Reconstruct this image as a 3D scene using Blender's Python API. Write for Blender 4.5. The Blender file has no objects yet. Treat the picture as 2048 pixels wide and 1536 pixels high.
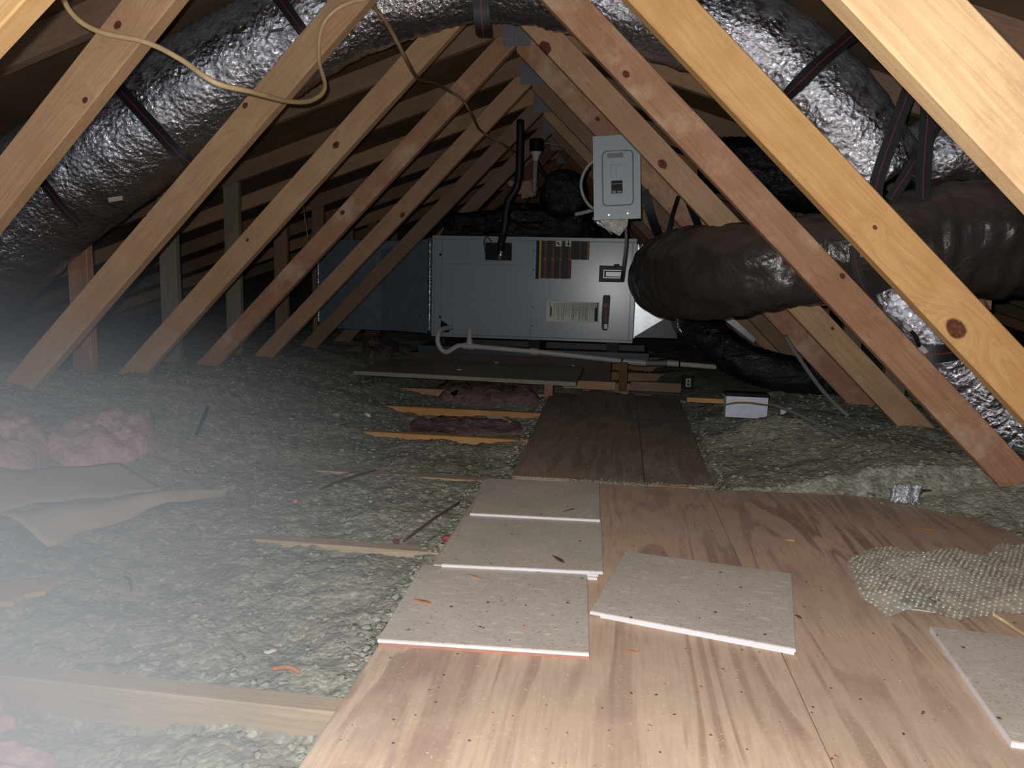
import bpy, bmesh, math, random
import numpy as np
from mathutils import Vector, Matrix, noise
random.seed(7)
scene = bpy.context.scene
col = scene.collection

# ------------------------------------------------------------------ camera
YAW, PITCH, ROLL, H, F = 0.13657, 0.13464, 0.02541, 0.5866, 1450.0
_f = Vector((-math.sin(YAW)*math.cos(PITCH), math.cos(YAW)*math.cos(PITCH), -math.sin(PITCH)))
_r0 = Vector((math.cos(YAW), math.sin(YAW), 0)); _u0 = _r0.cross(_f)
_r = _r0*math.cos(ROLL)+_u0*math.sin(ROLL); _u = _u0*math.cos(ROLL)-_r0*math.sin(ROLL)
CAM = Vector((0, 0, H))
cam = bpy.data.objects.new('camera', bpy.data.cameras.new('camera')); col.objects.link(cam)
cam.data.sensor_width = 36; cam.data.lens = 36*F/2048; cam.data.clip_start = .01
m = Matrix.Identity(4)
for i in range(3):
    m[i][0] = _r[i]; m[i][1] = _u[i]; m[i][2] = -_f[i]; m[i][3] = CAM[i]
cam.matrix_world = m
scene.camera = cam

# ------------------------------------------------------------------ light and exposure
world = bpy.data.worlds.new('world'); scene.world = world; world.use_nodes = True
world.node_tree.nodes['Background'].inputs[0].default_value = (.55, .75, 1.0, 1)
world.node_tree.nodes['Background'].inputs[1].default_value = .30  # added dim bluish fill, enters by the open end behind the camera
scene.view_settings.view_transform = 'Standard'; scene.view_settings.look = 'None'
scene.view_settings.gamma = 1; scene.view_settings.use_curve_mapping = False
scene.view_settings.exposure = 0.12
ld = bpy.data.lights.new('phone_flash', 'POINT')      # the flash of the phone, beside its lens
ld.energy = 74.0; ld.shadow_soft_size = .006; ld.color = (1, .99, .97); 
lo = bpy.data.objects.new('phone_flash', ld); col.objects.link(lo)
lo.location = CAM - _r*.020 + _u*.022

def at(px, py, Y=None, z=None, X=None):
    """point of the place seen at a spot of the photograph, on the plane Y, z or X"""
    d = _f+_r*((px-1024)/F)-_u*((py-768)/F)
    t = Y/d.y if Y is not None else ((z-H)/d.z if z is not None else X/d.x)
    return CAM+d*t

# ------------------------------------------------------------------ materials
def lin(c):
    return tuple(((v/255)/12.92 if v/255 <= .04045 else ((v/255+.055)/1.055)**2.4) for v in c)+(1,)
class NT:
    def __init__(s, name):
        s.m = bpy.data.materials.new(name); s.m.use_nodes = True
        s.t = s.m.node_tree; s.b = s.t.nodes['Principled BSDF']
    def n(s, ty, **kw):
        o = s.t.nodes.new(ty)
        for k, v in kw.items():
            if k in o.inputs: o.inputs[k].default_value = v
            else: setattr(o, k, v)
        return o
    def l(s, a, b): s.t.links.new(a, b)
    def obj(s, scale=(1, 1, 1), rnd=True):
        tc = s.n('ShaderNodeTexCoord'); mp = s.n('ShaderNodeMapping'); mp.inputs['Scale'].default_value = scale
        if rnd:
            oi = s.n('ShaderNodeObjectInfo'); mu = s.n('ShaderNodeMath', operation='MULTIPLY'); mu.inputs[1].default_value = 37
            s.l(oi.outputs['Random'], mu.inputs[0]); ad = s.n('ShaderNodeVectorMath', operation='ADD')
            s.l(tc.outputs['Object'], ad.inputs[0]); s.l(mu.outputs[0], ad.inputs[1]); s.l(ad.outputs[0], mp.inputs[0])
        else: s.l(tc.outputs['Object'], mp.inputs[0])
        return mp.outputs[0]
    def noise(s, vec, scale, detail=4, rough=.55, dist=0):
        o = s.n('ShaderNodeTexNoise'); o.inputs['Scale'].default_value = scale; o.inputs['Detail'].default_value = detail
        o.inputs['Roughness'].default_value = rough; o.inputs['Distortion'].default_value = dist; s.l(vec, o.inputs['Vector']); return o.outputs['Fac']
    def ramp(s, fac, stops):
        o = s.n('ShaderNodeValToRGB'); e = o.color_ramp.elements
        while len(e) < len(stops): e.new(.5)
        for i, (p, c) in enumerate(stops): e[i].position = p; e[i].color = c if len(c) == 4 else c+(1,)
        s.l(fac, o.inputs[0]); return o.outputs[0]
    def mix(s, fac, a, b, mode='MIX'):
        o = s.n('ShaderNodeMix', data_type='RGBA', blend_type=mode)
        for i, v in ((0, fac), (6, a), (7, b)):
            if hasattr(v, 'links'): s.l(v, o.inputs[i])
            else: o.inputs[i].default_value = v
        return o.outputs[2]
    def math(s, op, a, b=0.0, c=None):
        o = s.n('ShaderNodeMath', operation=op)
        for i, v in enumerate((a, b) if c is None else (a, b, c)):
            if hasattr(v, 'links'): s.l(v, o.inputs[i])
            else: o.inputs[i].default_value = v
        return o.outputs[0]
    def bump(s, h, strength=.5, dist=.002, prev=None):
        o = s.n('ShaderNodeBump'); o.inputs['Strength'].default_value = strength; o.inputs['Distance'].default_value = dist
        s.l(h, o.inputs['Height'])
        if prev: s.l(prev, o.inputs['Normal'])
        s.l(o.outputs[0], s.b.inputs['Normal']); return o.outputs[0]

def plain(name, c, rough=.5, metal=0, nscale=40, var=.12, bump=.0, **kw):
    s = NT(name); c = lin(c)
    f = s.noise(s.obj(), nscale, 5)
    a = tuple(min(1, v*(1-var)) for v in c[:3])+(1,); b = tuple(min(1, v*(1+var)) for v in c[:3])+(1,)
    s.l(s.ramp(f, [(.3, a), (.7, b)]), s.b.inputs['Base Color'])
    s.b.inputs['Roughness'].default_value = rough; s.b.inputs['Metallic'].default_value = metal
    if bump: s.bump(f, bump, .002)
    for k, v in kw.items(): s.b.inputs[k].default_value = v
    return s.m

def wood(name, light, mid, dark, knots=(), stain=None, streak=.32, rough=.62):
    """sawn lumber: grain along local x; knots are (x, y, radius) on the wide face"""
    s = NT(name); raw = s.obj(rnd=False); v = s.obj((1, 1, 1))
    sx = s.n('ShaderNodeSeparateXYZ'); s.l(raw, sx.inputs[0])
    # grain bends round each knot
    bend = None; kn = None
    for (kx, ky, kr) in knots:
        dx = s.math('MULTIPLY', s.math('SUBTRACT', sx.outputs[0], kx), .75); dy = s.math('SUBTRACT', sx.outputs[1], ky)
        d = s.math('SQRT', s.math('ADD', s.math('MULTIPLY', dx, dx), s.math('MULTIPLY', dy, dy)))
        g = s.math('MULTIPLY', s.math('POWER', 2.718, s.math('MULTIPLY', d, -1/(kr*1.8))), 1.6)
        bend = g if bend is None else s.math('ADD', bend, g)
        k = s.math('SUBTRACT', 1, s.math('SMOOTHSTEP', d, kr*.85, kr*1.1)) if False else None
        mr = s.n('ShaderNodeMapRange', interpolation_type='SMOOTHSTEP')
        dn = s.math('ADD', d, s.math('MULTIPLY', s.math('SUBTRACT', s.noise(raw, 60, 3), .5), kr*.5))
        s.l(dn, mr.inputs[0]); mr.inputs[1].default_value = kr*1.1; mr.inputs[2].default_value = kr*.8
        mr.inputs[3].default_value = 0; mr.inputs[4].default_value = 1
        kn = mr.outputs[0] if kn is None else s.math('MAXIMUM', kn, mr.outputs[0])
    mp = s.n('ShaderNodeMapping'); mp.inputs['Scale'].default_value = (1.3, 22, 22); s.l(v, mp.inputs[0])
    vec = mp.outputs[0]
    if bend is not None:
        cb = s.n('ShaderNodeCombineXYZ'); s.l(bend, cb.inputs[1]); s.l(bend, cb.inputs[2])
        ad = s.n('ShaderNodeVectorMath', operation='ADD'); s.l(vec, ad.inputs[0]); s.l(cb.outputs[0], ad.inputs[1]); vec = ad.outputs[0]
    g1 = s.noise(vec, 1.0, 3, .5, .6)
    w = s.math('FRACT', s.math('MULTIPLY', g1, 9.0))
    w = s.math('MULTIPLY', s.math('POWER', w, 2.0), streak)
    g2 = s.noise(vec, 6.0, 5, .7)
    blot = s.noise(v, 7, 5, .6)
    c = s.ramp(blot, [(.28, lin(mid)), (.62, lin(light))])
    c = s.mix(w, c, lin(dark))
    c = s.mix(s.math('MULTIPLY', s.ramp(g2, [(.42, (0, 0, 0)), (.75, (1, 1, 1))]), .35), c, lin(dark))
    if stain:
        sf = s.ramp(s.noise(v, 5, 8, .7), [(.50, (0, 0, 0)), (.66, (1, 1, 1))])
        c = s.mix(s.math('MULTIPLY', sf, .75), c, lin(stain))
    if kn is not None:
        kc = s.ramp(s.noise(raw, 150, 3), [(.3, lin((62, 32, 22))), (.7, lin((112, 66, 44)))])
        c = s.mix(kn, c, kc)
    s.l(c, s.b.inputs['Base Color']); s.b.inputs['Roughness'].default_value = rough
    s.b.inputs['Specular IOR Level'].default_value = .25
    s.bump(s.math('ADD', g2, s.math('MULTIPLY', s.noise(v, 300, 2), .5)), .35, .0015)
    return s.m

def foil(name, base=(.42, .42, .45), rough=.2, crinkle=1.0, dust=.5, dustc=(84, 72, 62), metal=1.0, scale=1.0, n1w=1.6, bd=.022, vow=.55, n2w=.7):
    s = NT(name); v = s.obj((scale, scale, scale))
    n1 = s.noise(v, 9, 3, .5, .8); n2 = s.noise(v, 42, 5, .65, .5)
    vo = s.n('ShaderNodeTexVoronoi'); vo.feature = 'F1'; vo.inputs['Scale'].default_value = 26
    s.l(v, vo.inputs['Vector'])
    h = s.math('ADD', s.math('MULTIPLY', n1, n1w), s.math('ADD', s.math('MULTIPLY', n2, n2w), s.math('MULTIPLY', vo.outputs['Distance'], vow)))
    s.bump(h, crinkle, bd)
    ge = s.n('ShaderNodeNewGeometry'); sz = s.n('ShaderNodeSeparateXYZ'); s.l(ge.outputs['Normal'], sz.inputs[0])
    up = s.ramp(s.math('ADD', sz.outputs[2], s.math('MULTIPLY', s.math('SUBTRACT', s.noise(v, 14, 5), .5), .9)), [(.12, (0, 0, 0)), (.85, (1, 1, 1))])
    df = s.math('MULTIPLY', up, dust)
    s.l(s.mix(df, tuple(base)+(1,), lin(dustc)), s.b.inputs['Base Color'])
    s.l(s.math('MULTIPLY', s.math('SUBTRACT', 1, df), metal), s.b.inputs['Metallic'])
    s.l(s.math('ADD', s.math('MULTIPLY', df, .5), rough), s.b.inputs['Roughness'])
    return s.m

def insul(name, cols, fine=1.0, bump=1.0):
    s = NT(name); v = s.obj(rnd=False)
    big = s.noise(v, 3.2, 4, .6); med = s.noise(v, 26, 5, .7)
    vo = s.n('ShaderNodeTexVoronoi'); vo.inputs['Scale'].default_value = 95*fine; vo.inputs['Randomness'].default_value = 1
    s.l(v, vo.inputs['Vector'])
    vo2 = s.n('ShaderNodeTexVoronoi'); vo2.inputs['Scale'].default_value = 34*fine; s.l(v, vo2.inputs['Vector'])
    sep = s.n('ShaderNodeSeparateColor'); s.l(vo.outputs['Color'], sep.inputs[0])
    sep2 = s.n('ShaderNodeSeparateColor'); s.l(vo2.outputs['Color'], sep2.inputs[0])
    c = s.ramp(big, [(.3, lin(cols[0])), (.5, lin(cols[1])), (.7, lin(cols[2]))])
    c = s.mix(s.math('MULTIPLY', s.math('GREATER_THAN', sep.outputs[0], .72), .55), c, lin(cols[3]))
    c = s.mix(s.math('MULTIPLY', s.math('LESS_THAN', sep2.outputs[1], .25), .35), c, lin(cols[4]))
    c = s.mix(s.ramp(med, [(.34, (.7, .7, .7)), (.46, (0, 0, 0))]), c, lin(cols[4]))
    s.l(c, s.b.inputs['Base Color']); s.b.inputs['Roughness'].default_value = 1; s.b.inputs['Specular IOR Level'].default_value = .1
    h = s.math('ADD', s.math('MULTIPLY', vo.outputs['Distance'], -.7), s.math('ADD', s.math('MULTIPLY', vo2.outputs['Distance'], -.9), s.math('MULTIPLY', s.noise(v, 130, 5, .75), .8)))
    s.bump(h, .8*bump, .008)
    return s.m

M = {}
M['pine_pale'] = wood('pine pale', (205, 168, 118), (192, 148, 98), (158, 112, 68))
M['pine_blotched'] = wood('pine blotched', (188, 160, 122), (178, 148, 108), (146, 108, 74), stain=(150, 116, 86))
M['pine_yellow'] = wood('pine yellow', (204, 160, 104), (190, 140, 84), (152, 100, 56))
M['pine_tan'] = wood('pine tan', (190, 156, 122), (176, 140, 106), (140, 102, 74))
M['pine_brown'] = wood('pine brown', (150, 124, 102), (136, 110, 88), (100, 76, 60))
M['pine_red'] = wood('pine red', (172, 128, 104), (156, 112, 90), (116, 78, 62), stain=(190, 158, 132))
M['pine_gray'] = wood('pine gray', (150, 140, 124), (132, 118, 100), (98, 84, 70))
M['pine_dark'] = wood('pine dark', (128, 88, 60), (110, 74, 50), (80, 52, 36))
M['plate'] = plain('galvanised plate', (122, 122, 130), .55, .3, 200, .3, .6)
M['deck'] = plain('roof deck plywood', (104, 82, 62), .85, 0, 6, .3)
M['gyp'] = plain('gypsum', (160, 158, 150), .9)
M['wall'] = plain('gable boards', (70, 60, 50), .9)
M['foil'] = foil('silver foil', base=(.60, .60, .66), rough=.13, dust=.7, scale=2.2, n1w=.9, bd=.0052, dustc=(64, 56, 50))
M['foil_dust'] = foil('foil dusty', base=(.30, .29, .30), rough=.24, dust=.85, crinkle=.7)
M['black_wrap'] = foil('black glossy wrap', base=(.012, .012, .014), rough=.10, crinkle=1.0, dust=.1, metal=0.0, dustc=(40, 38, 38), vow=.2, n2w=.5)
M['dark_wrap'] = foil('brown black wrap', base=(.062, .052, .048), rough=.24, crinkle=.5, dust=.75, metal=.4, dustc=(100, 86, 76), scale=.8, vow=.08, n2w=.25)
M['strap'] = plain('black webbing', (26, 25, 28), .5, 0, 300, .3, .3)
M['strap_red'] = plain('red thread line', (122, 40, 34), .6)
M['cabinet'] = plain('grey painted steel', (150, 160, 166), .25, 0, 60, .03, .01)
M['cab_dark'] = plain('dark recess', (26, 30, 36), .5, **{'Specular IOR Level': .12})
M['seam'] = plain('seam shadow gap', (44, 50, 56), .6)
M['galv'] = plain('galvanised sheet', (176, 182, 186), .32, .8, 30, .1, .1)
M['plenum'] = plain('blue grey sheet', (96, 110, 124), .45, .2, 20, .15, .1)
M['pvc'] = plain('white pvc', (196, 188, 184), .4, 0, 12, .08)
M['pan'] = plain('dark pan metal', (48, 58, 68), .5, .1)
M['pine_dusty'] = wood('dusty pine', (184, 168, 144), (168, 150, 126), (136, 116, 94))
M['pine_old'] = wood('old dim pine', (92, 74, 64), (78, 62, 54), (58, 44, 38))
M['black'] = plain('black plastic', (22, 22, 24), .4, **{'Specular IOR Level': .12})
M['black_foam'] = plain('black pipe foam', (20, 21, 24), .55, 0, 100, .2, .4)
M['panel'] = plain('panel grey enamel', (142, 152, 158), .42, 0, 80, .04, .05)
M['panel_edge'] = plain('panel groove', (96, 104, 110), .45)
M['silver'] = plain('bright metal', (200, 202, 206), .25, .9)
M['white'] = plain('white label', (226, 226, 214), .6, 0, 50, .03)
M['ink'] = plain('printed ink', (58, 60, 58), .7)
M['ink_pale'] = plain('small print', (168, 168, 158), .7)
M['cable'] = plain('cream cable sheath', (196, 170, 128), .45)
M['cable_old'] = plain('brown cable sheath', (120, 94, 66), .6)
M['cable_grey'] = plain('grey conduit', (130, 130, 126), .5)
M['tan_foam'] = plain('expanding foam', (160, 132, 116), .8, 0, 30, .15, .8)
M['pink'] = insul('pink fibreglass', [(212, 176, 180), (216, 170, 176), (202, 176, 174), (226, 198, 198), (182, 148, 152)], .6)
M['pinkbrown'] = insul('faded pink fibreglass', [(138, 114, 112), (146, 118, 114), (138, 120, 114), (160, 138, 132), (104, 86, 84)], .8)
M['insul'] = insul('blown insulation', [(158, 159, 146), (168, 168, 154), (163, 156, 143), (206, 206, 190), (122, 122, 112)])
M['insul_lump'] = insul('insulation lumps', [(160, 161, 148), (172, 172, 158), (162, 157, 145), (202, 202, 186), (138, 138, 126)])
M['kraft'] = plain('kraft paper', (172, 160, 142), .7, 0, 8, .1, .3)
M['tile_top'] = None
M['tile_body'] = plain('white tile body', (222, 218, 224), .7, 0, 80, .06)
M['tile_red'] = plain('terracotta tile body', (172, 122, 102), .8, 0, 60, .12)
M['orange'] = plain('orange print', (168, 96, 58), .6)
M['yellowp'] = plain('yellow print', (190, 176, 70), .6)
M['browndark'] = plain('brown print', (52, 46, 42), .6)
M['navy'] = plain('navy badge', (22, 30, 40), .35, **{'Specular IOR Level': .12})
M['redp'] = plain('red print', (196, 66, 60), .5)
M['chip'] = wood('wood chip', (190, 128, 78), (160, 98, 56), (110, 60, 34))
M['rust'] = plain('rusty rod', (92, 62, 54), .8, .2, 90, .3, .4)
M['pinkscrap'] = plain('pink scrap', (196, 120, 120), .9, 0, 60, .2, .5)
M['redscrap'] = plain('red scrap', (170, 62, 70), .8, 0, 60, .3, .5)
M['lavender'] = plain('white box card', (206, 210, 226), .5)
M['osb'] = wood('osb edge', (168, 160, 140), (148, 140, 120), (100, 92, 78))
M['ply_dark'] = None

def tile_mat():
    s = NT('speckled tile face'); v = s.obj()
    c = s.ramp(s.noise(v, 7, 5, .6), [(.32, lin((190, 182, 170))), (.68, lin((206, 197, 190)))])
    c = s.mix(s.ramp(s.noise(v, 160, 3, .8), [(.54, (0, 0, 0)), (.66, (.7, .7, .7))]), c, lin((150, 142, 126)))
    mp = s.n('ShaderNodeMapping'); mp.inputs['Scale'].default_value = (40, 120, 40); s.l(v, mp.inputs[0])
    c = s.mix(s.ramp(s.noise(mp.outputs[0], 1, 2), [(.60, (0, 0, 0)), (.70, (.6, .6, .6))]), c, lin((228, 222, 210)))
    vo = s.n('ShaderNodeTexVoronoi'); vo.inputs['Scale'].default_value = 22; s.l(v, vo.inputs['Vector'])
    c = s.mix(s.ramp(vo.outputs['Distance'], [(.05, (.9, .9, .9)), (.09, (0, 0, 0))]), c, lin((66, 56, 46)))
    s.l(c, s.b.inputs['Base Color']); s.b.inputs['Roughness'].default_value = .62
    s.bump(s.noise(v, 220, 3), .15, .001); return s.m
M['tile_top'] = tile_mat()

def ply_mat(name, light, mid, dark, grime, amount):
    s = NT(name); v = s.obj()
    mp = s.n('ShaderNodeMapping'); mp.inputs['Scale'].default_value = (7, .8, 7); s.l(v, mp.inputs[0])
    g = s.noise(mp.outputs[0], 1.0, 3, .5, .9)
    w = s.math('FRACT', s.math('MULTIPLY', g, 6))
    w = s.ramp(w, [(.0, (0, 0, 0)), (.5, (.08, .08, .08)), (.75, (.9, .9, .9)), (.92, (.7, .7, .7)), (1.0, (0, 0, 0))])
    patch = s.ramp(s.noise(v, 4, 5, .6), [(.33, (0, 0, 0)), (.54, (1, 1, 1))])
    c = s.ramp(s.noise(v, 9, 6, .7), [(.3, lin(mid)), (.65, lin(light))])
    c = s.mix(s.math('MULTIPLY', s.math('MULTIPLY', w, patch), .85), c, lin(dark))
    mp2 = s.n('ShaderNodeMapping'); mp2.inputs['Scale'].default_value = (150, 10, 50); s.l(v, mp2.inputs[0])
    c = s.mix(s.ramp(s.noise(mp2.outputs[0], 1, 4), [(.45, (0, 0, 0)), (.8, (.5, .5, .5))]), c, lin(dark))
    c = s.mix(s.math('MULTIPLY', s.ramp(s.noise(v, 2.1, 6, .65), [(.35, (0, 0, 0)), (.6, (1, 1, 1))]), amount), c, lin(grime))
    c = s.mix(s.ramp(s.noise(v, 130, 4, .85), [(.59, (0, 0, 0)), (.68, (.8, .8, .8))]), c, lin((220, 206, 178)))
    vo = s.n('ShaderNodeTexVoronoi'); vo.inputs['Scale'].default_value = 30; s.l(v, vo.inputs['Vector'])
    c = s.mix(s.ramp(vo.outputs['Distance'], [(.05, (.8, .8, .8)), (.08, (0, 0, 0))]), c, lin((70, 52, 40)))
    s.l(c, s.b.inputs['Base Color']); s.b.inputs['Roughness'].default_value = .75; s.b.inputs['Specular IOR Level'].default_value = .25
    s.bump(s.noise(mp2.outputs[0], 1.5, 4), .25, .001); return s.m
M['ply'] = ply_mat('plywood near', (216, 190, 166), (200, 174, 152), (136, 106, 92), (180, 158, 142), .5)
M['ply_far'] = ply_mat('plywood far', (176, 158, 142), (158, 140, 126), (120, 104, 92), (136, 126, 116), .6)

# ------------------------------------------------------------------ mesh helpers
def wloc(o):
    w = Vector(o.location)
    while o.parent: o = o.parent; w += o.location
    return w
class MB:
    def __init__(s): s.v = []; s.f = []; s.mi = []
    def add(s, vs, fs, mi=0):
        o = len(s.v); s.v += [tuple(p) for p in vs]; s.f += [tuple(i+o for i in f) for f in fs]; s.mi += [mi]*len(fs); return s
    def box(s, lo, hi, mi=0, M4=None):
        x0, y0, z0 = lo; x1, y1, z1 = hi
        vs = [Vector(p) for p in ((x0, y0, z0), (x1, y0, z0), (x1, y1, z0), (x0, y1, z0), (x0, y0, z1), (x1, y0, z1), (x1, y1, z1), (x0, y1, z1))]
        if M4: vs = [M4@p for p in vs]
        return s.add(vs, [(0, 3, 2, 1), (4, 5, 6, 7), (0, 1, 5, 4), (1, 2, 6, 5), (2, 3, 7, 6), (3, 0, 4, 7)], mi)
    def prism(s, poly, axis, a, b, mi=0):
        """poly in the two other axes (XZ for axis y, XY for axis z), run from a to b"""
        n = len(poly)
        mk = (lambda p, t: (p[0], t, p[1])) if axis == 'y' else ((lambda p, t: (p[0], p[1], t)) if axis == 'z' else (lambda p, t: (t, p[0], p[1])))
        vs = [mk(p, a) for p in poly]+[mk(p, b) for p in poly]
        fs = [tuple(range(n)), tuple(range(2*n-1, n-1, -1))]+[(i, i+n, (i+1) % n+n, (i+1) % n) for i in range(n)]
        return s.add(vs, fs, mi)
    def tube(s, pts, rad, nr=12, mi=0, disp=None, caps=True, squash=1.0):
        pts = [Vector(p) for p in pts]; n = len(pts); N = None; rings = []
        acc = 0
        for i, p in enumerate(pts):
            t = (pts[min(i+1, n-1)]-pts[max(i-1, 0)]).normalized()
            if i: acc += (p-pts[i-1]).length
            if N is None:
                N = t.cross(Vector((0, 0, 1)));
                if N.length < .1: N = t.cross(Vector((0, 1, 0)))
                N.normalize()
            N = (N-t*N.dot(t)).normalized(); B = t.cross(N)
            r = rad[i] if hasattr(rad, '__len__') else rad
            ring = []
            for k in range(nr):
                th = 2*math.pi*k/nr; q = r+(disp(acc, th, p) if disp else 0)
                ring.append(p+N*math.cos(th)*q+B*math.sin(th)*q*squash)
            rings.append(ring)
        vs = [q for rg in rings for q in rg]
        fs = [(i*nr+k, i*nr+(k+1) % nr, (i+1)*nr+(k+1) % nr, (i+1)*nr+k) for i in range(n-1) for k in range(nr)]
        if caps: fs += [tuple(range(nr-1, -1, -1)), tuple(range((n-1)*nr, n*nr))]
        return s.add(vs, fs, mi)
    def ribbon(s, pts, wdir, width, th, cols=((0, 1.0),)):
        """flat strap: cols = (material index, share of the width)"""
        pts = [Vector(p) for p in pts]; n = len(pts)
        us = [0]
        for c in cols: us.append(us[-1]+c[1])
        us = [u/us[-1]-.5 for u in us]
        k = len(us)
        vs = []
        for i, p in enumerate(pts):
            t = (pts[min(i+1, n-1)]-pts[max(i-1, 0)]).normalized()
            w = Vector(wdir[i] if isinstance(wdir, list) else wdir); w = (w-t*w.dot(t)).normalized(); nn = t.cross(w)
            vs += [p+w*width*u+nn*th/2 for u in us]+[p+w*width*u-nn*th/2 for u in us]
        R = 2*k; fs = []; ms = []
        for i in range(n-1):
            a, b = i*R, (i+1)*R
            for j in range(k-1):
                fs.append((a+j, a+j+1, b+j+1, b+j)); ms.append(cols[j][0]); fs.append((a+k+j+1, a+k+j, b+k+j, b+k+j+1)); ms.append(cols[j][0])
            fs += [(a, b, b+k, a+k), (a+k-1, a+R-1, b+R-1, b+k-1)]; ms += [cols[0][0]]*2
        o = len(s.v); s.v += [tuple(p) for p in vs]; s.f += [tuple(i+o for i in f) for f in fs]; s.mi += ms
        return s
    def build(s, name, mats, parent=None, smooth=False, bevel=0, mat4=None, seg=1):
        me = bpy.data.meshes.new(name)
        vs = s.v
        if mat4 is not None:
            inv = mat4.inverted(); vs = [inv@Vector(p) for p in vs]
        me.from_pydata([tuple(v) for v in vs], [], s.f)
        for k in (mats if isinstance(mats, (list, tuple)) else [mats]): me.materials.append(M[k] if isinstance(k, str) else k)
        me.polygons.foreach_set('material_index', s.mi)
        if smooth: me.polygons.foreach_set('use_smooth', [True]*len(s.f))
        bm = bmesh.new(); bm.from_mesh(me); bmesh.ops.recalc_face_normals(bm, faces=bm.faces); bm.to_mesh(me); bm.free()
        ob = bpy.data.objects.new(name, me); col.objects.link(ob)
        if mat4 is not None: ob.matrix_world = mat4
        if parent:
            ob.parent = parent; ob.matrix_parent_inverse = Matrix.Identity(4)
            w = wloc(parent)
            if mat4 is not None: ob.matrix_local = Matrix.Translation(-w)@mat4
            else: ob.location = -w
        if bevel:
            b = ob.modifiers.new('bevel', 'BEVEL'); b.width = bevel; b.segments = seg; b.limit_method = 'ANGLE'
        return ob

def spline(pts, n=12):
    """Catmull-Rom through tuples of any length"""
    P = [np.array(p, float) for p in pts]; P = [2*P[0]-P[1]]+P+[2*P[-1]-P[-2]]; out = []
    for i in range(1, len(P)-2):
        for k in range(n):
            t = k/n; a, b, c, d = P[i-1:i+3]
            out.append(.5*((2*b)+(-a+c)*t+(2*a-5*b+4*c-d)*t*t+(-a+3*b-3*c+d)*t**3))
    out.append(P[-2]); return out
def thing(name, label, cat, loc=(0, 0, 0), group=None):
    o = bpy.data.objects.new(name, None); col.objects.link(o); o.location = loc; o.empty_display_size = .05
    return tag(o, label, cat, group)
def tag(o, label, cat, group=None, kind=None):
    o['label'] = label; o['category'] = cat
    if group: o['group'] = group
    if kind: o['kind'] = kind
    return o
def struct(o): o['kind'] = 'structure'; return o
def sstep(a, b, x):
    t = max(0, min(1, (x-a)/(b-a))); return t*t*(3-2*t)
def clip(poly, n, c):
    """keep the side n.p <= c of a 2D polygon"""
    out = []
    for i in range(len(poly)):
        a, b = poly[i], poly[(i+1) % len(poly)]; da = n[0]*a[0]+n[1]*a[1]-c; db = n[0]*b[0]+n[1]*b[1]-c
        if da <= 0: out.append(a)
        if da*db < 0: t = da/(da-db); out.append((a[0]+(b[0]-a[0])*t, a[1]+(b[1]-a[1])*t))
    return out

# ------------------------------------------------------------------ the shell of the attic
XA, YB = -.475, 7.6            # ridge line, back gable
SL = .345
def zlow(x): return 1.70-SL*abs(x-XA)
def struct_box(name, lo, hi, mat): return struct(MB().box(lo, hi).build(name, mat))
struct_box('floor', (-5.4, -1.2, -.13), (4.5, YB, -.115), 'gyp')
for nm, sg in (('ceiling', -1), ('ceiling', 1)):
    x1 = XA+sg*4.9
    z0, z1 = 1.70+.0945, 1.70-SL*4.9+.0945
    poly = [(XA, z0), (x1, z1), (x1, z1+.015), (XA, z0+.015)]
    struct(MB().prism(poly, 'y', -1.2, YB).build(nm, 'deck'))
for nm, xx in (('wall_left', XA-4.83), ('wall_right', XA+4.80)):
    struct_box(nm, (xx, -1.2, -.12), (xx+.03, YB, .16), 'wall')
struct(MB().prism([(XA-4.8, -.1), (XA+4.8, -.1), (XA+4.8, .15), (XA, 1.803), (XA-4.8, .15)], 'y', YB, YB+.03).build('wall_back', 'wall'))

# ------------------------------------------------------------------ trusses
Y1, SP, T = .8844, .6096, .038
ordn = ['nearest', 'second nearest', 'third nearest', 'fourth nearest', 'fifth nearest', 'sixth nearest', 'seventh', 'eighth', 'ninth', 'tenth', 'eleventh']
def member(name, poly, y0, mat, parent, axis_dir, knots=None):
    d = Vector((axis_dir[0], 0, axis_dir[1])).normalized(); n = Vector((-d.z, 0, d.x))
    c = Vector((sum(p[0] for p in poly)/len(poly), y0, sum(p[1] for p in poly)/len(poly)))
    m4 = Matrix.Identity(4)
    e3 = d.cross(n)
    for i in range(3): m4[i][0] = d[i]; m4[i][1] = n[i]; m4[i][2] = e3[i]; m4[i][3] = c[i]
    if knots:
        ks = []
        for (px, py, r) in knots:
            q = m4.inverted()@at(px, py, Y=y0); ks.append((q.x, q.y, r))
        mat = wood('knotty '+mat, *WC[mat][0], knots=ks, **WC[mat][1])
    return MB().prism(poly, 'y', y0, y0+T).build(name, mat, parent, bevel=.0022, mat4=m4)
WC = {'pine_pale': (((214, 178, 128), (198, 156, 106), (158, 112, 72)), {}), 'pine_yellow': (((196, 158, 106), (184, 140, 88), (156, 104, 58)), {}),
      'pine_tan': (((190, 156, 122), (176, 140, 106), (140, 102, 74)), {}), 'pine_brown': (((160, 126, 98), (146, 110, 84), (108, 76, 56)), {}),
      'pine_red': (((182, 140, 110), (168, 124, 96), (124, 84, 64)), {'stain': (206, 178, 148)}), 'pine_blotched': (((188, 160, 122), (178, 148, 108), (146, 108, 74)), {'stain': (150, 116, 86)})}
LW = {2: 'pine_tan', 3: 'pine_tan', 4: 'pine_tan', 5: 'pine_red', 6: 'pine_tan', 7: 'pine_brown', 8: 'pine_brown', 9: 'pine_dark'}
RW = {1: 'pine_blotched', 2: 'pine_yellow', 3: 'pine_red', 4: 'pine_tan', 5: 'pine_red', 6: 'pine_brown', 7: 'pine_tan', 8: 'pine_brown', 9: 'pine_dark'}
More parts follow.
